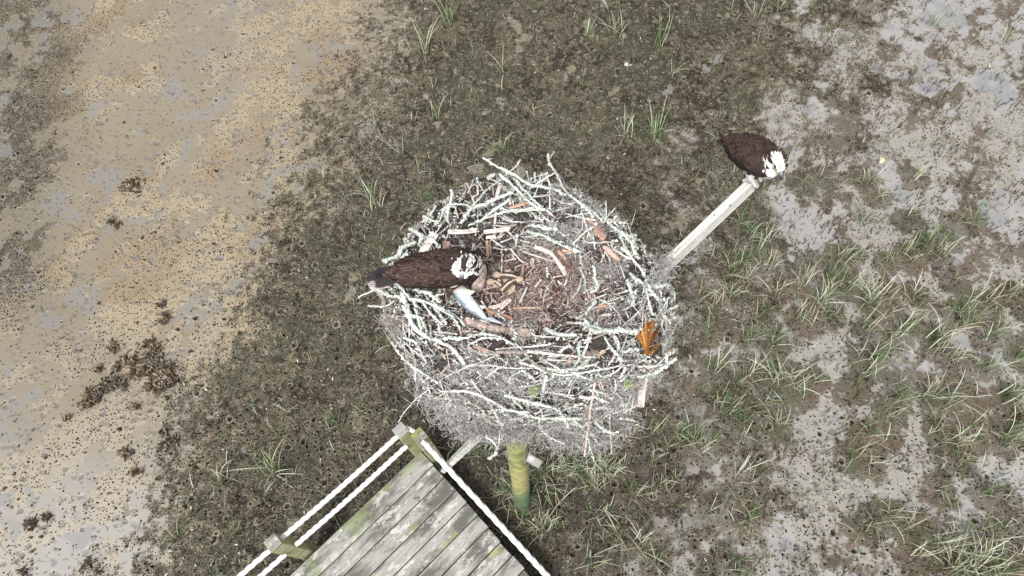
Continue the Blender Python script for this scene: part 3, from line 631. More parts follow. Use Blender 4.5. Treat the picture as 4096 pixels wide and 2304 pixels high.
nx = N.new('ShaderNodeTexNoise'); nx.inputs['Scale'].default_value = 26; nx.inputs['Detail'].default_value = 7; nx.inputs['Roughness'].default_value = .65; m3 = N.new('ShaderNodeMapping'); m3.inputs['Scale'].default_value = (.5, .5, 2.2); L.new(tc.outputs['Object'], m3.inputs[0]); L.new(m3.outputs[0], nx.inputs[0])
ma = N.new('ShaderNodeMath'); ma.operation = 'MULTIPLY_ADD'; L.new(nz.outputs[0], ma.inputs[0]); ma.inputs[1].default_value = .55; L.new(sp.outputs['Z'], ma.inputs[2])
cr = N.new('ShaderNodeValToRGB'); L.new(N.new('ShaderNodeMapRange').outputs[0], cr.inputs[0]); mr = cr.inputs[0].links[0].from_node; L.new(ma.outputs[0], mr.inputs[0]); mr.inputs[1].default_value = 0; mr.inputs[2].default_value = 3.5
e = cr.color_ramp.elements; e[0].position = 0; e[0].color = (.09, .075, .045, 1); e[1].position = 1; e[1].color = (.40, .40, .12, 1)
for ps, c in ((.15, (.12, .11, .07, 1)), (.19, (.13, .22, .16, 1)), (.31, (.14, .25, .17, 1)), (.35, (.44, .42, .17, 1)), (.62, (.46, .44, .17, 1)), (.75, (.40, .41, .14, 1))):
    q = e.new(ps); q.color = c
mm = N.new('ShaderNodeMix'); mm.data_type = 'RGBA'; r2 = N.new('ShaderNodeMapRange'); r2.inputs[1].default_value = .47; r2.inputs[2].default_value = .53; r2.inputs[4].default_value = .75; L.new(nz.outputs[0], r2.inputs[0]); L.new(r2.outputs[0], mm.inputs[0]); L.new(cr.outputs[0], mm.inputs[6]); mm.inputs[7].default_value = (.20, .27, .11, 1)
m4 = N.new('ShaderNodeMix'); m4.data_type = 'RGBA'; m4.blend_type = 'MULTIPLY'; m4.inputs[0].default_value = 1; r3 = N.new('ShaderNodeMapRange'); r3.inputs[1].default_value = .35; r3.inputs[2].default_value = .6; r3.inputs[3].default_value = .42; r3.inputs[4].default_value = 1.08; L.new(nx.outputs[0], r3.inputs[0]); L.new(mm.outputs[2], m4.inputs[6]); L.new(r3.outputs[0], m4.inputs[7]); L.new(m4.outputs[2], b.inputs['Base Color'])
bp = N.new('ShaderNodeBump'); bp.inputs['Strength'].default_value = .8; bp.inputs['Distance'].default_value = .006; L.new(nx.outputs[0], bp.inputs['Height']); L.new(bp.outputs[0], b.inputs['Normal'])
mb.build('pole', M_pole, stand)
def beam(a, bb, w_, h, name, m, roll=0, parent=stand, base=sb, bev=.004):
    a = Vector(a); bb = Vector(bb); d = bb - a; mb = MB(); box(mb, d.length, w_, h, (0, 0, 0), bev); o = fixn(mb.build(name, m, smooth=False)); o.parent = parent
    x = d.normalized(); y = Vector((0, 0, 1)).cross(x).normalized(); z_ = x.cross(y); Mx = Matrix((x, y, z_)).transposed().to_4x4() @ Matrix.Rotation(roll, 4, 'X'); Mx.translation = (a + bb) / 2 - Vector(base); o.matrix_local = Mx; return o
PT = at(3022, 722, 3.92); PB0 = at(2640, 1085, 3.72); dirp = PB0 - PT
beam(PT, PB0 + dirp * .5, .033, .060, 'perch_beam', M_beam, roll=.30)
beam(at(1740, 1912, -.45), at(2020, 1640, 3.2), .062, .04, 'brace', M_beam)
beam((-.215, .93, 1.98), at(2160, 1856, 1.92), .055, .07, 'crosspiece', M_plank, roll=.2)

# ================================================================== nest mass
ZR = 3.88
Cn = at(2080, 1105, 3.78)[:2]
rimpx = [(1540,1130),(1590,1010),(1680,890),(1800,775),(1930,700),(2060,690),(2200,715),(2330,770),(2440,850),(2540,950),(2600,1060),(2620,1190),(2590,1290),(2500,1350),(2370,1385),(2200,1400),(2000,1390),(1830,1355),(1700,1300),(1590,1230)]
botpx = [(1645,1330),(1680,1480),(1740,1590),(1840,1650),(1960,1690),(2100,1690),(2250,1700),(2380,1720),(2490,1660),(2560,1540),(2590,1400),(2590,1280)]
def polar(pts, zz):
    P = np.array([at(x, y, zz)[:2] - Cn for x, y in pts]); a = np.arctan2(P[:, 1], P[:, 0]); r = np.hypot(P[:, 0], P[:, 1]); o = np.argsort(a); return a[o], r[o]
ra, rr_ = polar(rimpx, ZR); ba, br = polar(botpx, 3.33)
def rimr(a): a = (a + np.pi) % (2 * np.pi) - np.pi; return np.interp(a, np.r_[ra - 2 * np.pi, ra, ra + 2 * np.pi], np.r_[rr_, rr_, rr_])
def botr(a):
    a = (a + np.pi) % (2 * np.pi) - np.pi; v = np.interp(a, ba, br); out = (a < ba[0]) | (a > ba[-1]); return np.where(out, rimr(a) * .72, v)
NA = 110; A = np.linspace(-np.pi, np.pi, NA, endpoint=False); rm = rimr(A); bo = botr(A)
rings = [(.0, 3.755), (.15, 3.757), (.3, 3.765), (.45, 3.78), (.6, 3.81), (.75, 3.85), (.87, 3.875), (.95, 3.87), (1.0, 3.85), (1.03, 3.80)]
V = []; 
for f, z_ in rings: V.append(np.stack([Cn[0] + rm * f * np.cos(A), Cn[1] + rm * f * np.sin(A), np.full(NA, z_)], -1))
for u in np.linspace(.15, 1, 9):
    r_ = rm * 1.03 * (1 - u) + bo * u; r_ = r_ + .045 * np.sin(u * np.pi); V.append(np.stack([Cn[0] + r_ * np.cos(A), Cn[1] + r_ * np.sin(A), np.full(NA, 3.80 - .49 * u ** 1.25)], -1))
V.append(np.stack([Cn[0] + bo * .5 * np.cos(A), Cn[1] + bo * .5 * np.sin(A), np.full(NA, 3.30)], -1))
V = np.array(V); nr = len(V)
nn = noise2(V[..., 0] + V[..., 2] * .7, V[..., 1] - V[..., 2] * .5, .07, 40, 3) - .5; nn2 = noise2(V[..., 0] * 1 + V[..., 2], V[..., 1] + V[..., 2], .03, 41, 2) - .5
V[..., 2] += .05 * nn + .02 * nn2; d = V[..., :2] - Cn; V[..., :2] += d * (nn[..., None] * .10 + (noise2(V[..., 0] + V[..., 2], V[..., 1] - V[..., 2], .16, 43, 2) - .5)[..., None] * .13 * (V[..., 2] < 3.82)[..., None])
i = np.arange(nr - 1)[:, None] * NA; j = np.arange(NA)[None]; q = np.stack([i + j, i + (j + 1) % NA, i + NA + (j + 1) % NA, i + NA + j], -1).reshape(-1, 4)
ppx, ppy = pixarr(V[..., 0], V[..., 1], V[..., 2])
cup = np.exp(-(((ppx - 2090) / 300) ** 2 + ((ppy - 1160) / 150) ** 2))
colc = np.array([.055, .048, .043]) * (1 - cup[..., None]) + np.array([.12, .075, .06]) * cup[..., None]
V3 = V.reshape(-1, 3); nest = empty('osprey_nest', (Cn[0], Cn[1], 3.05)); NB = np.array([Cn[0], Cn[1], 3.05])
tag(nest, 'big osprey nest of lichened sticks, grey moss and split wood on the pole', 'nest')
mb = MB(); mb.add(V3 - NB, q, None, colc.reshape(-1, 3)); mb.build('nest_bowl', M_core, nest)
tv = [tuple(v) for v in V3]; BV = BVHTree.FromPolygons(tv, [tuple(x) for x in q.tolist()])
def hit(px, py):
    r = ray(px, py); d = Vector(r).normalized(); h = BV.ray_cast(Vector((0, 0, HC)), d, 20); return (np.array(h[0]), np.array(h[1]) * (-1 if h[1].dot(d) > 0 else 1)) if h[0] is not None else (None, None)
def onnest(pts, lift):
    """put a polyline read off the photo onto the nest's surface; loose ends run on past its edge"""
    H_ = [hit(*p) for p in pts]; out = [None] * len(pts); ks = [i for i, h in enumerate(H_) if h[0] is not None]
    if not ks: z = 3.7; return np.array([at(x, y, z) for x, y in pts])
    for i in range(len(pts)):
        if H_[i][0] is not None: out[i] = at(*pts[i], H_[i][0][2] + lift * (1 + .9 * max(0, 1 - abs(H_[i][1][2]) * 1.25)))
        else:
            k_ = min(ks, key=lambda a: abs(a - i)); out[i] = at(*pts[i], H_[k_][0][2] + lift)
    return np.array(out)
LICH = [(.69, .73, .68), (.77, .80, .765), (.84, .86, .84), (.58, .65, .56), (.72, .755, .67), (.42, .46, .40)]
def lichen(mb, p, rad, amount, m=1, size=1.0):
    seg = np.linalg.norm(np.diff(p, axis=0), axis=1); L = seg.sum(); n = int(L / .0024 * amount * max(1, rad / .005)); cs = np.r_[0, np.cumsum(seg)]
    if n < 1: return
    s = rng.random(n) * L; hot = np.array([noise2(np.array([a * 1.0]), np.array([p[0, 0] * 50]), .03, 50, 2)[0] for a in s[:1]])
    ph = rng.uniform(0, 20); keep = rng.random(n) < .45 + .55 * (np.sin(s / .017 + ph) + np.sin(s / .041 + ph * 2) > -.3); s = s[keep]; n = len(s)
    c = np.stack([np.interp(s, cs, p[:, i]) for i in range(3)], -1); dr = rng.standard_normal((n, 3)); dr /= np.linalg.norm(dr, axis=1)[:, None]
    c = c + dr * rad * rng.uniform(.6, 1.35, (n, 1)); a = rng.standard_normal((n, 3)); a /= np.linalg.norm(a, axis=1)[:, None]; b2 = np.cross(dr, a); b2 /= np.linalg.norm(b2, axis=1)[:, None] + 1e-9; a = np.cross(b2, dr + .6 * rng.standard_normal((n, 3))); a /= np.linalg.norm(a, axis=1)[:, None] + 1e-9
    sz = rng.uniform(.0022, .0064, (n, 1)) * size; o_ = dr * sz * .7
    v = np.stack([c + a * sz, c + b2 * sz * .8 + o_ * .6, c - a * sz, c - b2 * sz * .8 + o_ * .3, c + o_ * 1.5], 1).reshape(-1, 3)
    i = np.arange(n)[:, None] * 5; t = np.concatenate([i + np.array([[x, (x + 1) % 4, 4]]) for x in range(4)]); cols = np.array(LICH)[rng.integers(0, len(LICH), n)] * rng.uniform(.75, 1.15, (n, 1)); mb.add(v, None, t, np.repeat(cols, 5, 0), m)
BARK = [(.60, .585, .56), (.46, .43, .40), (.70, .69, .67), (.38, .32, .29), (.74, .735, .72)]
cr1 = lambda x, y: (1400 + x / 1.811, 560 + y / 1.811); cr2 = lambda x, y: (2000 + x / 1.811, 560 + y / 1.811)
cr3 = lambda x, y: (1400 + x / 1.811, 1160 + y / 1.811); cr4 = lambda x, y: (2000 + x / 1.811, 1160 + y / 1.811)
STK = {cr1: '965,130 1060,190 1150,240 1250,290 1330,330 1449,345|14|.7;1235,140 1200,195 1140,240 1090,290 1000,350|11|.3;740,360 715,500 700,580|22|.9;835,320 835,380 790,450|13|.5;925,330 925,400|18|0;1180,375 1080,420 960,470 870,510 810,600|26|1;1160,430 1000,540 930,600|24|1;1420,500 1150,515 1000,560 860,620|19|.9;1080,250 1190,340 1300,450 1400,510|20|.8;750,450 785,570|14|0;430,640 520,700 500,760|34|1.3;330,850 400,770 480,740|34|1.3;240,880 330,850 420,830|34|1.3;60,1140 160,1095 290,1060|13|.1;210,1080 290,1130 360,1140 410,1200 440,1270|24|1.1;300,1010 360,1060 420,1130|20|1;130,1200 250,1205 330,1160|12|.4;510,1150 580,1250 670,1340|15|.3;540,1160 640,1220 740,1280 800,1370|17|.8;1150,370 1190,480|10|.2;1210,370 1270,480|11|.3;1340,235 1340,310|18|.2;1449,255 1370,310 1300,350|12|.3;1110,550 1200,600|9|.1;1210,680 1200,770|15|.9;1030,720 1110,780|13|.3;530,550 640,590 700,480 840,470 900,520|13|.8;1000,280 1050,250|34|1.3;820,550 900,470 990,360|20|.9;600,720 640,780|24|1.2;700,480 690,560 720,600|26|1.2;430,1150 560,1180 690,1230|20|1;470,1080 560,1110 660,1180|26|1.2;380,1200 430,1260 520,1290|22|1.2',
 cr2: '345,100 360,170 400,230 440,310 490,390 560,440 640,490 740,580|14|.6;395,240 300,290 260,320|11|.2;335,250 360,340 360,500|11|.5;0,200 100,250 230,330 370,350 480,400|18|.8;100,280 200,390 290,480 400,560|22|.9;190,660 300,690 400,740 520,790 590,815|24|1;290,610 400,650 480,700 560,780|11|.2;230,620 330,640 420,650|22|1.1;600,560 595,640 545,720 545,860|9|.1;600,740 720,745 860,730|14|.7;630,720 660,640 740,590 830,590 940,610|12|.5;765,440 770,520 765,570|8|.1;840,490 790,540 750,600|8|.1;870,660 930,720 970,800 1000,860|28|1.2;780,590 860,660 930,690 1000,790|20|1;680,910 690,1000 710,1060 660,1110|24|1.1;920,1010 950,1100 970,1190|26|1.2;940,960 1000,1020 1100,1060 1230,1050|22|1.1;1060,1080 1080,1180 1105,1270|14|.9;1150,1000 1145,1130 1160,1250|20|1.1;1290,1200 1200,1240 1130,1290 1220,1310|15|.9;700,1170 650,1220 620,1270|20|1.1;480,1320 640,1325 690,1260|13|.6;600,1330 720,1370 860,1380 1000,1390|32|1.2;860,1250 900,1320 960,1335 1040,1320|12|.1;870,1240 868,1370|8|0;340,920 345,1000|13|.9;880,780 960,860 1050,980|22|1.1;850,650 900,760 960,850|18|1;0,490 100,520 330,500|18|.9;120,380 170,470 230,560|12|.5;10,1000 15,860 10,780|8|.1;640,650 600,680 520,760|14|.8;1070,1050 1130,1140 1200,1160|18|1.1;560,450 620,490 680,560|20|1.1',
 cr3: '380,20 400,80 430,180 450,250 540,330 640,370 720,410 800,490 830,540|30|.6;300,380 380,490 460,560 560,620 650,680|20|1;670,350 820,350 950,320 1080,340 1200,400|18|1;860,400 960,350 1100,350|15|.9;1449,390 1300,410 1200,415 1050,430|15|.3;1060,450 1250,450 1449,430|24|.4;350,960 390,890 480,790 570,720 650,660 770,590 900,540 1050,480|8|.05;520,760 500,800 485,840|6|0;840,550 1000,545 1160,565 1330,565|14|.1;1080,560 1030,600 980,640|12|.2;680,740 800,730 900,750 1000,790 1070,830 1150,870 1300,890|17|.7;880,650 930,720 1000,800|17|.3;760,760 850,880 870,920|17|.9;780,750 900,830 970,880 1020,950 1080,980|17|.4;650,660 680,740 700,800|10|.1;740,780 720,850|14|1;970,740 1080,715|10|0;970,890 1060,860|10|.1;990,1060 1060,1130 1050,1190 1000,1220|16|1.1;1085,1040 1075,1120 1060,1150|10|.4;430,280 435,420 470,500 475,670|10|0;390,340 470,380 510,440 550,520|20|1.1;520,80 600,190 680,270|16|.4;640,240 650,310|14|1;1120,760 1250,800 1400,840|26|1;1180,790 1240,850|18|.8;1260,440 1300,510 1380,560 1449,610|15|.1;1420,620 1400,740|24|1.1;1250,580 1340,650|17|1;860,410 920,450 1000,480|18|.3;450,60 500,180 560,300|22|1.1;560,60 640,160 700,240|28|1.2;470,130 500,240 520,300|20|1.1;700,150 780,200 820,250|20|.9;1220,520 1330,550 1440,570|15|.6;1000,800 1040,870 1090,980|18|.2',
 cr4: '250,560 360,600 470,615 620,595 760,570 950,540|16|.2;100,380 180,450 260,540 380,620|14|.1;30,450 250,450 440,470 700,490|22|.15;650,340 620,430 540,550|15|.7;580,370 570,450 600,480|22|1;500,400 400,480|18|1;760,340 800,410 890,520|14|.8;830,330 860,390 840,460 775,560|12|.3;340,570 450,580 600,560 710,530|22|1.2;910,560 870,640|20|.2;1280,490 1200,550 1120,600 990,630|26|1.2;1210,460 1210,530|18|1.1;1000,555 1100,550 1190,540|14|.1;730,660 760,760 790,900 800,1040 810,1190|14|0;690,670 660,830 640,1000 610,1210|20|0;640,1070 650,1140 680,1240|12|.9;0,860 120,880 250,920 400,930 590,930|20|1.1;100,780 250,820 400,860 460,920 500,1000|24|1;280,930 290,990 350,1060 470,1115|9|.3;280,990 200,1100 175,1170 180,1255|7|0;570,770 680,780 790,810|22|1.1;760,740 830,810 930,830|14|.3;640,720 720,740 770,750|16|1;160,580 250,640|15|.8;300,860 310,930|9|0;860,930 960,945 1010,965|6|.5;520,930 600,1000|16|1;680,950 780,1030 850,1030|14|.8;415,720 500,715 580,700|11|0;330,280 420,320 560,330|30|1.2;620,230 680,300 820,290|30|1.2;900,450 960,430 1010,430|22|1.1'}
extra = MB(); nst = 0; allst = []
for f, s in STK.items():
    for it in s.split(';'):
        ps, w_, li = it.split('|'); pts = [f(*map(float, a.split(','))) for a in ps.split()]; allst.append((pts, float(w_), float(li)))
allst.sort(key=lambda a: -a[1] * sum(math.hypot(a[0][i][0] - a[0][i + 1][0], a[0][i][1] - a[0][i + 1][1]) for i in range(len(a[0]) - 1)))
for pts, w_, li in allst:
    rad = w_ / 1.811 / 2 / F * 2.62 * (1.34 if li > .4 else 1.12); lift = rad + random.uniform(.012, .045)
    p = onnest(pts, lift); n = max(8, int(np.linalg.norm(np.diff(p, axis=0), axis=1).sum() / .012)); p = catmull(p, n)
    p += rng.normal(0, rad * .18, p.shape); core = rad * (.62 if li > .8 else .85)
    col = np.array(random.choice(BARK if li < .6 else BARK[:3])) * random.uniform(.85, 1.1)
    if li > .75: col = np.array(random.choice(LICH[:5])) * .85
    if li < .05 and w_ > 12: col = np.array((.62, .50, .44))
    mb = MB(); target = mb if nst < 88 else extra
    tube(target, p - NB, core * np.linspace(1.08, .75, len(p)) * (1 + .06 * rng.standard_normal(len(p))), 8, col * (1 + .12 * rng.standard_normal((len(p), 1))), 0, jit=.05)
    if li > 0: lichen(target, p - NB, core, li * .95, size=1.45 if li > .9 else 1.15)
    # side spurs
    for k_ in range(int(len(p) / 9)):
        i0 = random.randrange(1, len(p) - 1); dv = rng.normal(0, 1, 3); dv[2] = abs(dv[2]) * .4; dv /= np.linalg.norm(dv); L_ = random.uniform(.012, .05); sp_ = np.array([p[i0], p[i0] + dv * L_ * .5 + rng.normal(0, .002, 3), p[i0] + dv * L_]) - NB
        tube(target, sp_, [core * .45, core * .35, core * .2], 5, col, 0)
        if li > .5: lichen(target, sp_, core * .4, li * .8)
    if nst < 88: target.build('stick', [M_bark, M_lichen], nest)
    nst += 1
extra.build('small_stick', [M_bark, M_lichen], nest)['kind'] = 'stuff'

# random surface sampler
tri = np.concatenate([q[:, [0, 1, 2]], q[:, [0, 2, 3]]]); T0, T1, T2 = V3[tri[:, 0]], V3[tri[:, 1]], V3[tri[:, 2]]; ar = np.linalg.norm(np.cross(T1 - T0, T2 - T0), axis=1); ar /= ar.sum()
nrm = np.cross(T1 - T0, T2 - T0); nrm /= np.linalg.norm(nrm, axis=1)[:, None] + 1e-12
cen = np.array([Cn[0], Cn[1], 3.45]); fl = np.sign(((T0 - cen) * nrm).sum(1)); nrm *= fl[:, None]
topf = (T0[:, 2] > 3.73) & (np.hypot(T0[:, 0] - Cn[0], T0[:, 1] - Cn[1]) < .95 * rimr(np.arctan2(T0[:, 1] - Cn[1], T0[:, 0] - Cn[0]))); nrm[topf & (nrm[:, 2] < 0)] *= -1
def sample(n):
    k_ = rng.choice(len(tri), n, p=ar); u, v = rng.random(n), rng.random(n); f = u + v > 1; u[f] = 1 - u[f]; v[f] = 1 - v[f]
    P = T0[k_] + (T1[k_] - T0[k_]) * u[:, None] + (T2[k_] - T0[k_]) * v[:, None]; return P, nrm[k_]
def blob(x, y, cx, cy, rx, ry): return np.exp(-(((x - cx) / rx) ** 2 + ((y - cy) / ry) ** 2))
def strands(mb, P, Nn, seg, n, rad, cols, grav, curl=.9, k=3, up=.4):
    """curly fibres as thin three-sided tubes, all at once"""
    m = len(P); d = rng.standard_normal((m, 3)); d -= (d * Nn).sum(1)[:, None] * Nn * .75; d += Nn * up; d /= np.linalg.norm(d, axis=1)[:, None]
    ax = rng.standard_normal((m, 3)); ax /= np.linalg.norm(ax, axis=1)[:, None]; pts = [P + Nn * rng.uniform(.0, .012, (m, 1))]; rate = rng.normal(0, curl, (m, 1))
    for i in range(n):
        d = d + np.cross(ax, d) * rate + rng.normal(0, .28, (m, 3)) + grav - Nn * .05; d /= np.linalg.norm(d, axis=1)[:, None]; pts.append(pts[-1] + d * seg); rate = rate + rng.normal(0, .25, (m, 1))
    pts = np.stack(pts, 1); t = np.gradient(pts, axis=1); t /= np.linalg.norm(t, axis=2)[..., None] + 1e-9
    a = np.cross(t, ax[:, None] + 1e-3); a /= np.linalg.norm(a, axis=2)[..., None] + 1e-9; b_ = np.cross(t, a); rs = rad * np.linspace(1, .45, n + 1)[None, :, None, None] * np.ones((m, 1, 1, 1))
    an = np.arange(k) * 2 * np.pi / k; v = pts[:, :, None] + rs * (np.cos(an)[None, None, :, None] * a[:, :, None] + np.sin(an)[None, None, :, None] * b_[:, :, None])
    base = (np.arange(m) * (n + 1) * k)[:, None, None]; i = (np.arange(n) * k)[None, :, None]; j = np.arange(k)[None, None]; jn = (j + 1) % k
    qq = np.stack([base + i + j, base + i + jn, base + i + k + jn, base + i + k + j], -1).reshape(-1, 4); mb.add(v.reshape(-1, 3), qq, None, np.repeat(cols, (n + 1) * k, 0))
P, Nn = sample(120000); fx, fy = pixarr(P[:, 0], P[:, 1], P[:, 2]); vis = ((np.array([0, 0, HC]) - P) * Nn).sum(1) > -.6
cupd = blob(fx, fy, 2080, 1170, 300, 150)
dens = .20 + 1.15 * blob(fx, fy, 2290, 850, 300, 130) + .95 * blob(fx, fy, 2420, 1060, 190, 160) + .5 * blob(fx, fy, 2250, 980, 160, 60) + 1.1 * blob(fx, fy, 1830, 1560, 260, 150) + 1.1 * blob(fx, fy, 2150, 1570, 330, 170) + .8 * blob(fx, fy, 2420, 1620, 200, 120) + .5 * blob(fx, fy, 1850, 960, 160, 60) + .6 * blob(fx, fy, 1600, 1290, 80, 60) + .62 * cupd + .5 * blob(fx, fy, 2300, 1280, 250, 100)
clump = noise2(fx / 1000, fy / 1000, .07, 77, 3); dens *= .22 + 1.2 * sstep(.42, .60, clump)
keep = vis & (rng.random(len(P)) < dens * .25); P, Nn, fx, fy, cupd = P[keep], Nn[keep], fx[keep], fy[keep], cupd[keep]
g1 = np.array([.56, .56, .555]); g2 = np.array([.30, .28, .265]); g3 = np.array([.58, .42, .37]); u = rng.random((len(P), 1)); cols = g1 * (1 - u) + g2 * u
cm = np.clip(cupd * 1.15, 0, .85)[:, None]; cols = cols * (1 - cm) + (g3 * rng.uniform(.4, 1.15, (len(P), 1))) * cm
brn = blob(fx, fy, 1600, 1290, 90, 80)[:, None]; cols = cols * (1 - .6 * brn) + np.array([.25, .16, .13]) * .6 * brn
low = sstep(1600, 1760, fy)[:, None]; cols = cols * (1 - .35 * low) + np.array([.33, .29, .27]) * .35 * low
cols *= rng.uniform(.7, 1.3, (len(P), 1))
print('moss strands', len(P))
mb = MB(); hang = (P[:, 2] < 3.7)
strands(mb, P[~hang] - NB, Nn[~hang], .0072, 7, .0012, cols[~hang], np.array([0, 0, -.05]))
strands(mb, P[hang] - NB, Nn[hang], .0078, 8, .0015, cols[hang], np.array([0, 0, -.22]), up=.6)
o = mb.build('spanish_moss', M_moss, nest); o['kind'] = 'stuff'
# hanging beards of moss round the lower edge
mb = MB()
for (x, y, z_, n_, sp, ln) in [(1780,1610,3.12,340,.06,14),(1860,1660,3.1,420,.06,16),(1900,1700,3.05,420,.045,20),(1960,1690,3.1,320,.06,12),(2060,1665,3.12,330,.06,10),(2190,1720,3.05,220,.05,13),(2250,1760,3.0,180,.05,10),(2330,1750,3.05,300,.06,12),(2400,1740,3.1,330,.055,12),(2480,1680,3.15,260,.05,10),(1740,1540,3.2,260,.06,10),(1700,1460,3.3,220,.06,9),(2560,1500,3.3,160,.06,9),(2635,1100,3.7,110,.035,6),(2140,1690,3.1,200,.05,12),(2060,1712,3.12,380,.045,14),(2010,1730,3.1,200,.04,14),(2640,1050,3.6,160,.045,8),(1580,1270,3.6,150,.045,9)]:
    c = at(x, y, z_ + .2); m = int(n_ * .75); sp = sp * .8; PP = c + rng.normal(0, sp, (m, 3)) * [1, .7, .6]; NN = np.tile(np.array([0., -.5, .2]), (m, 1)) + rng.normal(0, .4, (m, 3)); NN /= np.linalg.norm(NN, axis=1)[:, None]
    u = rng.random((m, 1)); cc = (np.array([.56, .555, .55]) * (1 - u) + np.array([.30, .27, .255]) * u) * rng.uniform(.75, 1.2, (m, 1)); strands(mb, PP - NB, NN, (.0078), ln, .0015, cc, np.array([0, 0, -.10]), curl=.8)
o = mb.build('hanging_moss', M_moss, nest); o['kind'] = 'stuff'
# litter of twigs and red-brown bark chips filling the cup
P, Nn = sample(16000); fx, fy = pixarr(P[:, 0], P[:, 1], P[:, 2]); cd = blob(fx, fy, 2090, 1180, 330, 190); k_ = (rng.random(len(P)) < .10 + .5 * cd) & (P[:, 2] > 3.3); P, Nn, cd = P[k_], Nn[k_], cd[k_]
mb = MB(); d = rng.standard_normal((len(P), 3)); d -= (d * Nn).sum(1)[:, None] * Nn * .9; d /= np.linalg.norm(d, axis=1)[:, None]; s_ = np.cross(d, Nn); L_ = rng.uniform(.006, .03, (len(P), 1)) * (1 + .6 * (rng.random((len(P), 1)) < .12)); wv = rng.uniform(.0012, .0042, (len(P), 1))
base = P + Nn * rng.uniform(.002, .014, (len(P), 1)) - NB; v = np.stack([base - d * L_ - s_ * wv, base - d * L_ * 1.05 + s_ * wv * .6, base + d * L_ + s_ * wv, base + d * L_ * .92 - s_ * wv * .8, base + Nn * .002], 1).reshape(-1, 3)
i = np.arange(len(P))[:, None] * 5; t = np.concatenate([i + np.array([[a, (a + 1) % 4, 4]]) for a in range(4)])
pal = np.array([(.30, .21, .18), (.17, .11, .095), (.46, .36, .31), (.58, .48, .43), (.10, .075, .065), (.38, .28, .24), (.72, .64, .59)]); mb.add(v, None, t, np.repeat(pal[rng.integers(0, 7, len(P))] * rng.uniform(.7, 1.2, (len(P), 1)), 5, 0)); o = mb.build('bark_chips', M_bark, nest, smooth=False); o['kind'] = 'stuff'
# fine twigs and lichen crumbs over the rim and the outer wall
mb = MB(); P, Nn = sample(9000); fx, fy = pixarr(P[:, 0], P[:, 1], P[:, 2]); vis = ((np.array([0, 0, HC]) - P) * Nn).sum(1) > 0; cd = blob(fx, fy, 2080, 1150, 320, 170); k_ = vis & (rng.random(len(P)) < .14 * (1 - .7 * cd)); P, Nn = P[k_], Nn[k_]
for a, nn_ in zip(P, Nn):
    hv = np.array([-(a[1] - Cn[1]), a[0] - Cn[0], 0]); hv /= np.linalg.norm(hv) + 1e-6; dv = hv * random.choice((-1, 1)) + rng.normal(0, .55, 3); dv -= (dv @ nn_) * nn_ * .8; dv /= np.linalg.norm(dv); L_ = random.uniform(.03, .15)
    pp = np.array([a - dv * L_ / 2, a + rng.normal(0, .006, 3), a + dv * L_ / 2]) + nn_ * random.uniform(.004, .02) - NB; r_ = random.uniform(.0014, .0045); tube(mb, catmull(pp, 7), np.linspace(r_, r_ * .6, 7), 5, np.array(random.choice(BARK)) * random.uniform(.7, 1.1), 0)
    if random.random() < .6: lichen(mb, catmull(pp, 7), r_, .9, size=.9)
P, Nn = sample(15000); fx, fy = pixarr(P[:, 0], P[:, 1], P[:, 2]); dl = .10 + .9 * blob(fx, fy, 1720, 1230, 150, 110) + .8 * blob(fx, fy, 1760, 870, 150, 110) + .8 * blob(fx, fy, 2560, 1150, 90, 260) + .7 * blob(fx, fy, 2300, 1350, 330, 60) + .6 * blob(fx, fy, 1640, 1000, 90, 110) + .4 * blob(fx, fy, 2200, 1540, 350, 120) + .35 * blob(fx, fy, 2200, 780, 300, 90)
k_ = rng.random(len(P)) < dl * .8; P, Nn = P[k_], Nn[k_]
for a, nn_ in zip(P[::3], Nn[::3]): lichen(mb, np.array([a, a + rng.normal(0, .008, 3)]) + nn_ * .01 - NB, .007, 1.1, size=1.1)
o = mb.build('twig_litter', [M_bark, M_lichen], nest); o['kind'] = 'stuff'
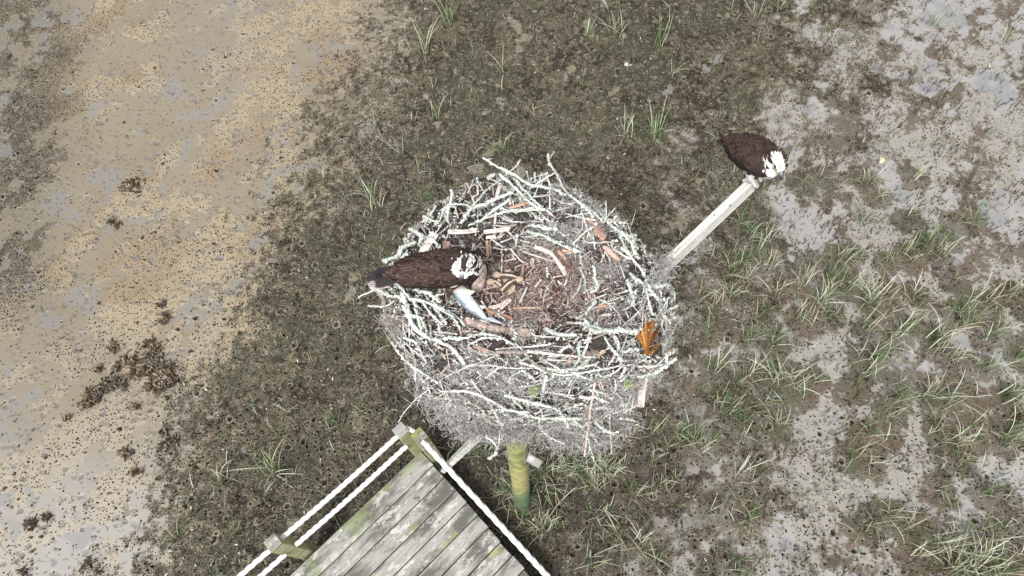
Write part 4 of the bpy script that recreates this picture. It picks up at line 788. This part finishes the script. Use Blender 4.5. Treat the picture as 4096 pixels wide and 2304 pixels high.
# strips of bark and split wood
def strip(pts, w_, col, name='bark_strip', thick=.004, lift=.02, fray=.3, label=None):
    p = onnest(pts, lift); n = 14; p = catmull(p, n); wd = w_ / 1.811 / F * 2.6 / 2; t, _, _ = frames(p); mb = MB(); V_ = []; Cc = []
    sides = np.linspace(-1, 1, 5); col = np.array(col); g = rng.normal(1, .16, 5); fr0, fr1 = rng.uniform(0, fray, 5), rng.uniform(0, fray, 5)
    view = np.array([0, 0, HC]) - p; view /= np.linalg.norm(view, axis=1)[:, None]; upv = view * .6 + np.array([0, 0, .4]); sd = np.cross(t, upv); sd /= np.linalg.norm(sd, axis=1)[:, None]; up = np.cross(sd, t)
    for layer in (1, -1):
        for i_ in range(n):
            for j_, s2 in enumerate(sides):
                u = i_ / (n - 1); pos = u * (1 - (fr0[j_] + fr1[j_]) * .25) + fr0[j_] * .12; f = pos * (n - 1); i0 = min(int(f), n - 2); q0 = p[i0] + (p[i0 + 1] - p[i0]) * (f - i0)
                V_.append(q0 + sd[i_] * s2 * wd * (1 - .25 * (u > .93) - .15 * (u < .05)) + up[i_] * (layer * thick / 2 - .07 * wd * (s2 * s2) + .0012 * rng.normal())); Cc.append(col * g[j_] * (1 + .1 * rng.normal()))
    q_ = []; m5 = n * 5
    for i_ in range(n - 1):
        for j_ in range(4): a = i_ * 5 + j_; q_.append([a, a + 1, a + 6, a + 5]); q_.append([m5 + a, m5 + a + 5, m5 + a + 6, m5 + a + 1])
        for j_ in (0, 4): a = i_ * 5 + j_; q_.append([a, a + 5, m5 + a + 5, m5 + a])
    for i_ in (0, n - 1):
        for j_ in range(4): a = i_ * 5 + j_; q_.append([a, a + 1, m5 + a + 1, m5 + a])
    mb.add(np.array(V_) - NB, q_, None, np.clip(np.array(Cc), .01, .9)); o = fixn(mb.build(name, M_wood, nest, smooth=False)); 
    if label: o['label'] = label
PK, PB_, RB, OR, DB = (.66, .56, .51), (.76, .68, .64), (.28, .19, .16), (.46, .31, .22), (.14, .09, .07)
for f, pts, w_, c_ in [(cr1, [(1090,310),(1060,420)], 30, PK), (cr1, [(1055,480),(1050,615)], 20, PK), (cr1, [(520,830),(560,750),(625,665)], 66, PB_), (cr1, [(705,665),(820,665),(945,650)], 34, PB_), (cr1, [(965,668),(1170,642)], 34, PK), (cr1, [(1150,495),(1310,448)], 24, OR), (cr1, [(845,310),(905,470)], 15, PK), (cr1, [(990,730),(1000,860)], 22, OR), (cr1, [(1010,730),(1020,840)], 18, RB), (cr1, [(945,900),(950,980),(905,1110)], 84, (.60, .47, .41)), (cr1, [(690,800),(700,730)], 60, RB), (cr1, [(1160,400),(1160,475)], 16, PK), (cr1, [(690,1100),(710,1215)], 14, (.4, .3, .25)), (cr1, [(985,705),(1060,700)], 26, (.75,.68,.64)),
 (cr2, [(240,772),(370,820),(430,900),(490,995)], 34, PK), (cr2, [(390,790),(470,880),(550,975)], 54, DB), (cr2, [(420,800),(480,870)], 26, (.5, .33, .26)), (cr2, [(165,808),(400,885)], 13, PK), (cr2, [(168,900),(160,1000)], 26, RB), (cr2, [(300,1010),(250,1070)], 16, PK), (cr2, [(630,560),(690,620),(770,720)], 44, RB), (cr2, [(690,650),(760,730)], 36, (.45, .25, .18)), (cr2, [(750,770),(870,880)], 34, (.55, .37, .3)), (cr2, [(710,1200),(790,1212)], 28, OR), (cr2, [(90,1222),(310,1214)], 14, (.5, .36, .28)), (cr2, [(0,1225),(85,1150)], 24, PK), (cr2, [(450,798),(540,815)], 22, (.5, .3, .2)), (cr2, [(820,790),(950,870)], 14, PK), (cr2, [(240,860),(230,900)], 30, PK), (cr2, [(440,1100),(380,1130)], 14, RB), (cr2, [(0,645),(85,635)], 28, RB),
 (cr3, [(1000,128),(1080,115),(1170,60)], 28, PK), (cr3, [(950,80),(1000,150)], 16, PK), (cr3, [(980,150),(1150,200),(1180,240)], 30, (.4, .22, .15)), (cr3, [(1050,190),(1130,150)], 14, PK), (cr3, [(890,400),(990,440),(1020,450)], 26, (.45, .32, .28)), (cr3, [(740,200),(800,300),(825,430)], 12, (.5, .36, .3)),
 (cr4, [(1075,500),(1050,620),(1025,760),(1022,860)], 54, PK), (cr4, [(880,710),(960,690),(1030,650)], 44, (.55, .4, .32)), (cr4, [(520,460),(495,530)], 18, OR), (cr4, [(760,440),(700,475)], 26, OR), (cr4, [(400,200),(320,280)], 12, RB), (cr4, [(730,185),(810,178)], 18, PK), (cr4, [(250,470),(200,500)], 30, DB), (cr4, [(620,450),(680,480)], 30, RB)]:
    strip([f(*p) for p in pts], w_, c_)
# the barked log lying below the fish
p = catmull(onnest([cr3(835, 225), cr3(960, 270), cr3(1100, 295), cr3(1200, 305), cr3(1310, 325)], -.006), 26); mb = MB()
tube(mb, p - NB, .0205 * (1 + .06 * np.sin(np.arange(26) * .9) + .02 * rng.standard_normal(26)), 14, np.array([.44, .35, .31]) * (1 + .3 * rng.standard_normal((26, 1))), 0, jit=.05); lichen(mb, p - NB, .020, .25); mb.build('log', [M_bark, M_lichen], nest)
# palm boot: a pleated orange-brown fan of dried fibre, on the right rim
def palm():
    mb = MB(); r = np.random.default_rng(5)
    for (bx, by, tips, c0) in [((1062), 475, [(975,355),(1000,330),(1030,290),(1055,230),(1065,205),(1090,250),(1105,225),(1125,240),(1150,215),(1160,235),(1150,300),(1140,330)], (.36, .17, .055)), (1065, 470, [(1030,470),(1045,450),(1070,440),(1100,430),(1125,410),(1155,378),(1150,395),(1120,450),(1105,475)], (.28, .13, .045))]:
        h0 = onnest([cr4(bx, by)], .035)[0]; bl = []
        for i_, (x, y) in enumerate(tips):
            e_ = onnest([cr4(x, y)], .035)[0]; e_[2] = max(e_[2], 3.55) + .02 * r.random(); bl.append(e_)
        for i_ in range(len(bl) - 1):
            a, b3 = bl[i_], bl[i_ + 1]; mid = (a + b3) / 2 - np.array([0, 0, .014]) + rng.normal(0, .003, 3); vv = []
            for u in (0, .3, .65, 1):
                for e_, dz in ((a, .012), (mid, -.012), (b3, .012)): vv.append(h0 + (e_ - h0) * max(u, .08) + np.array([0, 0, dz * u + .012 * math.sin(u * 3)]))
            qq = [[k2 * 3 + j2, k2 * 3 + j2 + 1, k2 * 3 + j2 + 4, k2 * 3 + j2 + 3] for k2 in range(3) for j2 in range(2)]
            mb.add(np.array(vv) - NB, qq, None, np.array(c0) * r.uniform(.75, 1.5))
    mb.build('palm_husk', M_wood, nest, smooth=False)['label'] = 'orange-brown pleated palm husk'
palm()
# tuft of green moss
for (x, y, s_) in [(cr4(230, 700)[0], cr4(230, 700)[1], .022), (cr4(890, 650)[0], cr4(890, 650)[1], .018)]:
    h0, n0 = hit(x, y)
    if h0 is None: continue
    m = 220; PP = h0 + n0 * .02 + rng.normal(0, s_ * .45, (m, 3)); NN = np.tile(n0, (m, 1)); mb = MB(); strands(mb, PP - NB, NN, .004, 4, .0011, np.array([.46, .52, .30]) * rng.uniform(.6, 1.3, (m, 1)), np.array([0, 0, 0.])); o = mb.build('green_moss', M_moss, nest)
# platform corner under the left rim
M_wire = mat('rusty_wire', base=(.16, .10, .07), rough=.7, var=.3)
a0, a1 = at(1482, 1140, 3.62), at(1560, 1185, 3.62)
beam(at(1480, 1152, 3.60), at(1850, 905, 3.60), .045, .02, 'platform_board', M_plank)
beam(at(1512, 1180, 3.585), at(1880, 935, 3.585), .045, .02, 'platform_board', M_plank)
mb = MB()
for u in np.linspace(0, 1, 7):
    aa = at(1470 + 90 * u, 1130 + 60 * u, 3.55); tube(mb, np.array([aa, aa + np.array([.34, .24, 0])]) - sb, .0012, 4, (1, 1, 1)); bb = at(1470 + 95 * u, 1190 - 62 * u, 3.552); tube(mb, np.array([bb, bb + np.array([.24, -.20, 0])]) - sb, .0012, 4, (1, 1, 1))
mb.build('wire_mesh', M_wire, stand)

# ================================================================== birds
import bmesh
def remesh(name, blobs, vox=.005, smooth=6, mats=None):
    """one continuous skin grown round a set of ellipsoids (centre, radii, optional axis matrix)"""
    bm = bmesh.new()
    for bl in blobs:
        c, r = bl[0], bl[1]; Mx = Matrix.Translation(Vector(c)) @ (bl[2].to_4x4() if len(bl) > 2 else Matrix.Identity(4)) @ Matrix.Diagonal((*r, 1)); bmesh.ops.create_icosphere(bm, subdivisions=3, radius=1, matrix=Mx)
    me = bpy.data.meshes.new(name); bm.to_mesh(me); bm.free(); o = bpy.data.objects.new(name, me); C.objects.link(o)
    m = o.modifiers.new('r', 'REMESH'); m.mode = 'VOXEL'; m.voxel_size = vox; m.use_smooth_shade = True; s = o.modifiers.new('s', 'SMOOTH'); s.iterations = smooth; s.factor = .5
    dg = bpy.context.evaluated_depsgraph_get(); e = o.evaluated_get(dg); m2 = bpy.data.meshes.new_from_object(e); m2.name = name; o.modifiers.clear(); o.data = m2; bpy.data.meshes.remove(me)
    for mm_ in (mats or []): o.data.materials.append(mm_)
    for p_ in o.data.polygons: p_.use_smooth = True
    return o
def vcol(o, fn):
    me = o.data; n = len(me.vertices); v = np.zeros(n * 3); me.vertices.foreach_get('co', v); v = v.reshape(-1, 3); c = fn(v)
    ca = me.color_attributes.new('col', 'FLOAT_COLOR', 'POINT'); ca.data.foreach_set('color', np.hstack([c, np.ones((n, 1))]).astype(np.float32).ravel())
def feather(mb, base, d, n, L, W, col, edge, curve=.12, tip=.55, lift=0):
    """rounded vane: dark centre, pale fringe, gently arched"""
    d = d / np.linalg.norm(d); n = n - (n @ d) * d; n /= np.linalg.norm(n); s = np.cross(d, n); us = [0, .25, .5, .72, .88, 1.0]; ws = [.45, .85, 1, .95, .7, .22]; V_ = []; Cc = []; col = np.asarray(col); edge = np.asarray(edge)
    for u, w_ in zip(us, ws):
        for j_, x in enumerate((-1, -.84, 0, .84, 1)):
            V_.append(base + d * L * (u - .05 * x * x * (u > .8)) + s * W / 2 * w_ * x + n * (lift * u - curve * L * u * u * .35 - .05 * W * x * x + .0006))
            f = 1.0 if (abs(x) == 1 or u == 1.0) else 0; Cc.append(col * (1 - f) + edge * f if f else col * (1.12 if x == 0 else 1))
    q_ = [[i_ * 5 + j_, i_ * 5 + j_ + 1, i_ * 5 + j_ + 6, i_ * 5 + j_ + 5] for i_ in range(5) for j_ in range(4)]
    mb.add(V_, q_, None, np.array(Cc))
def osprey(label, loc, heading, pitch, roll, head, hfwd, hup, streak, ruffle, seed, legs=True, scale=1.0, wy=1.0, hk=1.0):
    r = np.random.default_rng(seed); root = empty('osprey', loc); root.rotation_mode = 'QUATERNION'
    root.rotation_quaternion = (Matrix.Rotation(heading, 3, 'Z') @ Matrix.Rotation(-pitch, 3, 'Y') @ Matrix.Rotation(roll, 3, 'X')).to_quaternion(); root.scale = (scale, scale * wy, scale)
    tag(root, label, 'bird')
    Hc = np.array(head); hf = np.array(hfwd, float); hf /= np.linalg.norm(hf); hu = np.array(hup, float); hu -= (hu @ hf) * hf; hu /= np.linalg.norm(hu); hs = np.cross(hu, hf)
    HM = Matrix((hf, hs, hu)).transposed()
    bl = [((.01, 0, 0), (.165, .078, .07)), ((-.10, 0, -.002), (.13, .06, .045)), ((.0, .050, .012), (.17, .040, .052)), ((.0, -.050, .012), (.17, .040, .052)), ((.10, .045, .01), (.065, .042, .052)), ((.10, -.045, .01), (.065, .042, .052)), ((.12, 0, .0), (.06, .055, .055)), ((-.19, 0, -.004), (.07, .032, .018))]
    nb0 = np.array([.135, 0, .02])
    for u in np.linspace(0, 1, 7):
        c = nb0 * (1 - u) + (Hc - hf * .012) * u + np.array([0, 0, .018]) * math.sin(u * 3.14); rr = .046 * (1 - u) + .030 * hk * u; bl.append((c, (rr, rr, rr * .95)))
    bl += [(Hc, (.036 * hk, .0275 * hk, .0275 * hk), HM), (Hc + hf * .018 * hk - hu * .004, (.027 * hk, .018 * hk, .018 * hk), HM)]
    if legs: bl += [((.03, .032, -.06), (.035, .026, .05)), ((.03, -.032, -.06), (.035, .026, .05))]
    body = remesh('body', bl, .0045, 5, [M_feather]); body.parent = root
    DK = np.array([.029, .018, .016])
    white = np.array([.80, .79, .76])
    def bc(v):
        c = np.tile(DK, (len(v), 1)); wn = (v[:, 2] < -.035) | (np.linalg.norm(v - Hc, axis=1) < .056 * hk) | (v[:, 0] > .165) & (v[:, 2] < .02); c[wn] = white * .95; return c
    vcol(body, bc)
    me = body.data; BVb = BVHTree.FromPolygons([tuple(v.co) for v in me.vertices], [tuple(p_.vertices) for p_ in me.polygons])
    pl = MB(); EB = np.array([.19, .12, .098])
    def surf(o_, d_):
        h = BVb.ray_cast(Vector(o_), Vector(d_), 1); 
        return (np.array(h[0]), np.array(h[1])) if h[0] is not None else (None, None)
    # contour feathers, row by row from the rump forward, so each row laps the one behind it
    rows = np.r_[np.arange(-.20, .06, .023), np.arange(.06, .165, .014)]
    for ri, x in enumerate(rows):
        wv = .5 + .5 * math.cos((x + .02) / .2 * 1.2); nph = 12 if x < .06 else 17
        for ph in np.linspace(-100, 100, nph) + (6 if ri % 2 else -6):
            a = R(ph + r.normal(0, 2)); dv = np.array([0, math.sin(a), math.cos(a)]); p_, n_ = surf(np.array([x + r.normal(0, .003), 0, .005]) + dv * .2, -dv)
            if p_ is None or np.linalg.norm(p_ - Hc) < .05: continue
            front = sstep(.02, .14, x); side = abs(ph) / 100
            L = (.062 - .034 * front + .014 * sstep(-.02, -.12, x)) * r.uniform(.85, 1.15); W = (.036 - .019 * front) * r.uniform(.9, 1.1)
            if x < -.16: L *= .8
            d_ = np.array([-1, -.25 * np.sign(p_[1]) * (x < -.03) * side + r.normal(0, .09 * ruffle), r.normal(0, .03)]); d_ -= (d_ @ n_) * n_
            c = DK * r.uniform(.5, 1.45) + np.array([.012, .004, 0]) * r.random(); e = EB * r.uniform(.5, 1.15) * (1 - .45 * front)
            if side > .86: c = DK * .6; e = DK * 1.1
            feather(pl, p_ - n_ * .001, d_, n_, L, W, c, e, curve=.10 + .04 * r.normal(), lift=.008 + (.004 + .008 * r.random()) * ruffle)
    # tertials: broad blades that close over the rump
    for sgn in (-1, 1):
        for k_, (x, y, z_, ln, wd, yaw) in enumerate([(-.07, .022, .050, .135, .036, .02), (-.06, .036, .050, .14, .038, .03), (-.045, .052, .045, .15, .036, .10), (-.04, .066, .030, .155, .034, .16), (-.03, .078, .01, .16, .032, .22), (-.09, .030, .042, .125, .034, .08)]):
            d_ = np.array([-1, -sgn * yaw * 1.1, -.20]); n_ = np.array([0, sgn * (.2 + 4 * z_ * 0 + k_ * .14 * (k_ < 5)), 1.]); feather(pl, np.array([x, sgn * y, z_ + .013]), d_, n_, ln, wd, DK * r.uniform(1.1, 1.7), EB * 1.25, curve=.05, lift=-.0)
        for k_ in range(6):                                          # primaries, tips crossing over the tail
            d_ = np.array([-1, -sgn * (.20 + .016 * k_), -.05 - .01 * k_]); feather(pl, np.array([-.06 - .004 * k_, sgn * (.070 - .002 * k_), .018 - .004 * k_]), d_, np.array([0, sgn * .35, 1.]), .235 + .012 * (5 - k_), .024, np.array([.022, .019, .023]) * r.uniform(.8, 1.3), np.array([.045, .036, .038]), curve=.03, tip=.2)
    for k_ in range(-4, 5):                                          # tail fan
        d_ = np.array([-1, .055 * k_, -.03]); feather(pl, np.array([-.19, .006 * k_, -.012 - .0008 * abs(k_)]), d_, np.array([0, .05 * k_, 1.]), .125, .027, DK * r.uniform(.9, 1.5), EB * .8, curve=.03)
    # head and nape plumage
    for k_ in range(900):
        v = r.normal(0, 1, 3); v /= np.linalg.norm(v); w_ = r.random(); c0 = Hc - hf * .045 * w_; p_, n_ = surf(c0 + v * .09, -v)
        if p_ is None or np.linalg.norm(p_ - Hc) > .085: continue
        rel = p_ - Hc; lf, ls, lu = rel @ hf, rel @ hs, rel @ hu
        if lf > .028: continue
        d_ = -hf * 1.0 + r.normal(0, .18, 3) * ruffle; d_ -= (d_ @ n_) * n_
        c = white * r.uniform(.88, 1.05); L = .013 + .008 * (lf < -.01)
        if -.003 < lu < .011 and abs(ls) > .017 * hk and lf < .03: c = DK * 1.1            # eye stripe
        if abs(ls) < .011 and lu > .008 and r.random() < streak * (1.25 if lf > -.02 else .5): c = DK * 1.3
        if lf < -.042 * hk and lu > -.012: c = DK * r.uniform(.9, 1.6) if r.random() < .75 else c
        if r.random() < streak * .20 * (lf > -.03): c = DK * 1.2
        feather(pl, p_ - n_ * .001, d_, n_, L * r.uniform(1., 1.8), .0055, c, c, lift=.0022 + .002 * ruffle)
    pl.build('plumage', M_feather, root)
    # beak
    mb = MB(); b0 = Hc + hf * .031 * hk - hu * .003; pts = [b0 + hf * a + hu * b_ for a, b_ in ((-.006, 0), (.006, .0015), (.018, -.001), (.026, -.008), (.028, -.019), (.025, -.027))]
    tube(mb, catmull(pts, 14), np.interp(np.linspace(0, 1, 14), [0, .3, .6, .85, 1], [.0115, .0108, .0082, .0040, .0008]), 10, np.interp(np.linspace(0, 1, 14), [0, .25, .4, 1], [.30, .22, .05, .025])[:, None] * np.array([1, 1.05, 1.15])); tube(mb, catmull([b0 - hu * .006, b0 + hf * .012 - hu * .009], 5), [.006, .005, .004, .003, .001], 8, (.08, .08, .09)); mb.build('beak', M_keratin, root)
    for sg in (-1, 1):
        ec = Hc + hk * (hf * .018 + hs * sg * .0185 + hu * .0055); out = hs * sg + hf * .35 + hu * .25; out /= np.linalg.norm(out); bm = bmesh.new(); bmesh.ops.create_uvsphere(bm, u_segments=16, v_segments=12, radius=.0062); me = bpy.data.meshes.new('eye'); bm.to_mesh(me); bm.free(); me.materials.append(M_keratin); e_ = bpy.data.objects.new('eye', me); C.objects.link(e_); e_.parent = root; e_.location = ec
        def ecf(v): dd = (v / .0062) @ out; c = np.tile(np.array([.85, .62, .05]), (len(v), 1)); c[dd > .82] = (.005, .005, .005); c[dd < .35] = (.02, .015, .01); return c
        vcol(e_, ecf)
        for p_ in me.polygons: p_.use_smooth = True
    return root, HM
# left bird, head tucked down over the fish
A0 = at(1768, 1080, 3.98)
osprey('brown osprey on the nest rim, streaked white head bent down over the fish', A0, R(2), R(4), R(0), (.108, -.036, .062), (-.28, -.93, -.30), (.1, -.40, .9), .9, .35, 3, legs=True, scale=.88, wy=.88, hk=.92)
# right bird, perched on the beam
B0 = at(3018, 628, 4.06)
brd, HMb = osprey('white-headed osprey perched on the far end of the pale beam, looking down to the right', B0, R(-74), R(30), R(0), (.205, .006, .036), (.78, -.18, -.62), (.55, .0, .8), .08, .7, 5, scale=.84, hk=.80, wy=.93)
def feet(root_name, toes, label=None):
    mb = MB(); tl = MB()
    for (hip, ank, tips) in toes:
        tube(mb, catmull([hip, (hip + ank) / 2 + np.array([0, 0, .003]), ank], 8), [.013, .012, .0105, .009, .0085, .0085, .009, .0095], 10, (.62, .62, .60), jit=.03)
        for tp in tips:
            k1 = ank * .45 + tp * .55 + np.array([0, 0, .010]); pp = catmull([ank, k1, tp], 7); tube(mb, pp, [.0085, .0078, .007, .0068, .0062, .006, .0055], 8, (.64, .64, .61), jit=.04)
            dv = tp - k1; dv /= np.linalg.norm(dv); cl = catmull([tp - dv * .002, tp + dv * .012 + np.array([0, 0, .001]), tp + dv * .018 - np.array([0, 0, .010]), tp + dv * .014 - np.array([0, 0, .020])], 8); tube(tl, cl, np.linspace(.0034, .0005, 8), 7, (.02, .02, .022))
    return mb, tl
rx = Vector(PB0 - PT).normalized(); rx = np.array(rx); side = np.cross(rx, [0, 0, 1.]); top = np.array([0, 0, .036]); toes = []
for u, sg in ((.028, 1), (-.004, 1)):
    ank = PT + rx * (u + .012) + top + np.array([0, 0, .008]); hip = ank + np.array([-.015, .03, .075]); toes.append((hip, ank, [ank + side * .030 + rx * .012 - [0, 0, .010], ank + side * .032 - rx * .012 - [0, 0, .012], ank - side * .028 - [0, 0, .012], ank + side * .012 - rx * .032 - [0, 0, .006]]))
Mi = brd.matrix_world.inverted() if False else (Matrix.Translation(brd.location) @ brd.rotation_quaternion.to_matrix().to_4x4() @ Matrix.Diagonal((*brd.scale, 1))).inverted()
mb, tl = feet('x', toes)
for m_, nm in ((mb, 'feet'), (tl, 'talons')):
    m_.v = [np.array([list(Mi @ Vector(p_)) for p_ in v]) for v in m_.v]; m_.build(nm, M_keratin if nm == 'talons' else M_lichen, brd)

# ------------------------------------------------------------------ nestlings
def chick(label, bp, hp, tilt, seed, s=1.0):
    """bp: body tail-end px and shoulder px; hp: head px"""
    zf = 3.80; a = at(*bp[0], zf); b_ = at(*bp[1], zf); h = at(*hp, zf - .002); c = (a + b_) / 2; L = np.linalg.norm(b_ - a); x = (b_ - a) / L; y = np.cross([0, 0, 1.], x); Rm = Matrix((x, y, (0, 0, 1.))).transposed()
    root = empty('osprey_chick', c); root.rotation_mode = 'QUATERNION'; root.rotation_quaternion = Rm.to_quaternion(); tag(root, label, 'chick'); rel = np.array(Rm.transposed()) @ (h - c)
    bl = [((0, 0, 0), (L * .56, L * .31, L * .29)), ((-L * .2, 0, -.002), (L * .36, L * .3, L * .26)), ((-.0, L * .27, -.004), (L * .30, L * .10, L * .14)), ((.0, -L * .27, -.004), (L * .30, L * .10, L * .14)), ((-L * .1, -L * .34, -L * .1), (L * .12, L * .16, L * .10))]
    sh = np.array([L * .42, 0, .0])
    for u in (.25, .5, .75): bl.append((sh * (1 - u) + rel * u, (L * .15,) * 3))
    hd = rel - sh; hd /= np.linalg.norm(hd); bl.append((rel, (.0165, .014, .0135), Matrix((hd, np.cross([0, 0, 1.], hd) / np.linalg.norm(np.cross([0, 0, 1.], hd)), (0, 0, 1.))).transposed()))
    o = remesh('body', bl, .0022, 3, [M_down]); o.parent = root; r = np.random.default_rng(seed)
    def cf(v):
        n = r.normal(0, .0012, len(v)); yy = v[:, 1] + n; c = np.tile(np.array([.50, .40, .31]), (len(v), 1)); inb = (v[:, 0] < L * .5) & (v[:, 2] > -L * .02); dk = inb & (abs(yy) > .0038) & (abs(yy) < L * .25); c[dk] = (.105, .068, .048); c[inb & (abs(yy) <= .0038)] = (.66, .60, .52)
        hh = np.linalg.norm(v - rel, axis=1) < .02; c[hh] = np.array([.56, .42, .31]); return c * (1 + r.normal(0, .10, (len(v), 1)))
    vcol(o, cf)
    mb = MB(); tube(mb, catmull([rel + hd * .012, rel + hd * .019 - np.array([0, 0, .001]), rel + hd * .022 - np.array([0, 0, .004])], 6), np.linspace(.004, .0008, 6), 8, (.06, .05, .05)); mb.build('beak', M_keratin, root)
    for sg in (-1, 1):                                               # stubby wings and down
        sd = np.cross([0, 0, 1.], hd); mb = MB(); tube(mb, catmull([np.array([L * .25, sg * L * .3, .004]), np.array([L * .0, sg * L * .42, .002]), np.array([L * .12, sg * L * .55, -.004])], 7), [.005, .006, .006, .0055, .005, .004, .002], 8, (.52, .42, .34)); mb.build('wing', M_down, root)
    dn_ = MB(); me = o.data
    for p_ in list(me.polygons)[::5]:
        cc = np.array(p_.center); nn_ = np.array(p_.normal); cv = cf(cc[None])[0]; d_ = nn_ * .6 + r.normal(0, .6, 3); d_ /= np.linalg.norm(d_); s2 = np.cross(d_, nn_ + .01); s2 /= np.linalg.norm(s2) + 1e-9; dn_.add([cc - s2 * .0004, cc + s2 * .0004, cc + d_ * .0035], None, [[0, 1, 2]], cv)
    dn_.build('down', M_down, root)
ch = lambda x, y: (1780 + x / 4.262, 1000 + y / 4.262)
chick('striped osprey chick lying at the back of the brood, head to the left', (ch(1225, 480), ch(945, 440)), ch(885, 420), 0, 1)
chick('striped osprey chick at the front of the brood with its tan head to the right', (ch(975, 690), ch(1195, 520)), ch(1275, 500), 0, 2)
chick('smallest striped osprey chick on the left of the brood, pale head low at the left', (ch(960, 620), ch(830, 530)), ch(770, 540), 0, 3)

# ------------------------------------------------------------------ fish
fc = lambda x, y: (1420 + x / 3.623, 940 + y / 3.623)
def fish():
    zf = 3.90; pts = [fc(1500, 780), fc(1560, 880), fc(1640, 980), fc(1730, 1070), fc(1800, 1130), fc(1860, 1190), fc(1905, 1235)]; zs = [3.935, 3.93, 3.915, 3.90, 3.885, 3.875, 3.872]
    hz = max(q_[2] for q_ in onnest(pts, .0)) + .035; p = catmull([at(x, y, hz - .004 * i_) for i_, (x, y) in enumerate(pts)], 30); s = np.linspace(0, 1, 30); hw = np.interp(s, [0, .1, .35, .6, .8, 1], [85, 100, 95, 66, 44, 30]) / 3.623 / F * 2.9; p0 = p[0].copy()
    t, _, _ = frames(p); sd = np.cross(t, [0, 0, 1.]); sd /= np.linalg.norm(sd, axis=1)[:, None]; up = np.cross(sd, t); k_ = 20; a = np.linspace(0, 2 * np.pi, k_, endpoint=False); V_ = p[:, None] + hw[:, None, None] * (np.cos(a)[None, :, None] * sd[:, None] + .62 * np.sin(a)[None, :, None] * up[:, None]); Cc = np.zeros((30, k_, 3)); r = np.random.default_rng(9)
    for i_ in range(30):
        for j_ in range(k_):
            x = np.cos(a[j_]); b2 = sstep(.15, .8, x + .15 * r.normal()); Cc[i_, j_] = np.array([.64, .67, .68]) * (1 - b2) + np.array([.19, .25, .31]) * b2
            if r.random() < .1: Cc[i_, j_] *= .75
            if i_ < 2: Cc[i_, j_] = (.55, .45, .42)
    root = empty('fish', p0); tag(root, 'half-eaten silvery blue fish with a forked tail lying on the nest under the left osprey', 'fish'); mb = MB(); i = np.arange(29)[:, None] * k_; j = np.arange(k_)[None]; q_ = np.stack([i + j, i + (j + 1) % k_, i + k_ + (j + 1) % k_, i + k_ + j], -1).reshape(-1, 4); V2 = np.vstack([V_.reshape(-1, 3), p[0] - t[0] * .004, p[-1] + t[-1] * .004]) - p0; jj = np.arange(k_); tt = np.vstack([np.stack([(jj + 1) % k_, jj, np.full(k_, 30 * k_)], -1), np.stack([29 * k_ + jj, 29 * k_ + (jj + 1) % k_, np.full(k_, 30 * k_ + 1)], -1)]); mb.add(V2, q_, tt, np.vstack([Cc.reshape(-1, 3), [[.5, .3, .28]], [[.6, .6, .62]]])); fixn(mb.build('body', M_fish, root))
    def fin(name, poly, cols, th=.0022):
        P_ = np.array(poly); n_ = len(P_); c = P_.mean(0); mb = MB(); V_ = np.vstack([P_ - p0, P_ - p0 + [0, 0, -th]]); q_ = [[i_, (i_ + 1) % n_, n_ + (i_ + 1) % n_, n_ + i_] for i_ in range(n_)]; V_ = np.vstack([V_, c - p0 + [0, 0, .002], c - p0 - [0, 0, th]]); t_ = [[i_, (i_ + 1) % n_, 2 * n_] for i_ in range(n_)] + [[n_ + (i_ + 1) % n_, n_ + i_, 2 * n_ + 1] for i_ in range(n_)]; mb.add(V_, q_, t_, cols); fixn(mb.build(name, M_fish, root, smooth=False))
    z_ = p[-1, 2] + .012
    fin('tail_lobe', [at(*fc(*q2), z_ + dz) for q2, dz in (((1880, 1200), 0), ((1975, 1185), .002), ((2060, 1235), .006), ((2195, 1305), .012), ((2080, 1275), .008), ((1975, 1250), .003), ((1920, 1245), 0))], (.42, .46, .53))
    fin('tail_lobe', [at(*fc(*q2), z_ + dz) for q2, dz in (((1870, 1210), 0), ((1945, 1240), .002), ((1965, 1330), .004), ((1985, 1460), .008), ((1930, 1360), .004), ((1890, 1290), .001))], (.45, .49, .55))
    fin('dorsal_fin', [at(*fc(*q2), dz) for q2, dz in (((1590, 775), p[3, 2] + .012), ((1640, 790), p[3, 2] + .03), ((1740, 815), p[3, 2] + .03), ((1700, 850), p[3, 2] + .02), ((1640, 880), p[3, 2] + .01))], (.62, .64, .50))
    fin('pelvic_fin', [at(*fc(*q2), dz) for q2, dz in (((1470, 940), p[12, 2]), ((1520, 1035), p[12, 2] - .01), ((1545, 1000), p[12, 2] - .005), ((1560, 960), p[12, 2]))], (.45, .5, .55))
    fin('anal_fin', [at(*fc(*q2), dz) for q2, dz in (((1790, 1010), p[20, 2]), ((1885, 1030), p[20, 2] + .006), ((1880, 1055), p[20, 2] + .003), ((1820, 1070), p[20, 2]))], (.66, .68, .66))
fish()
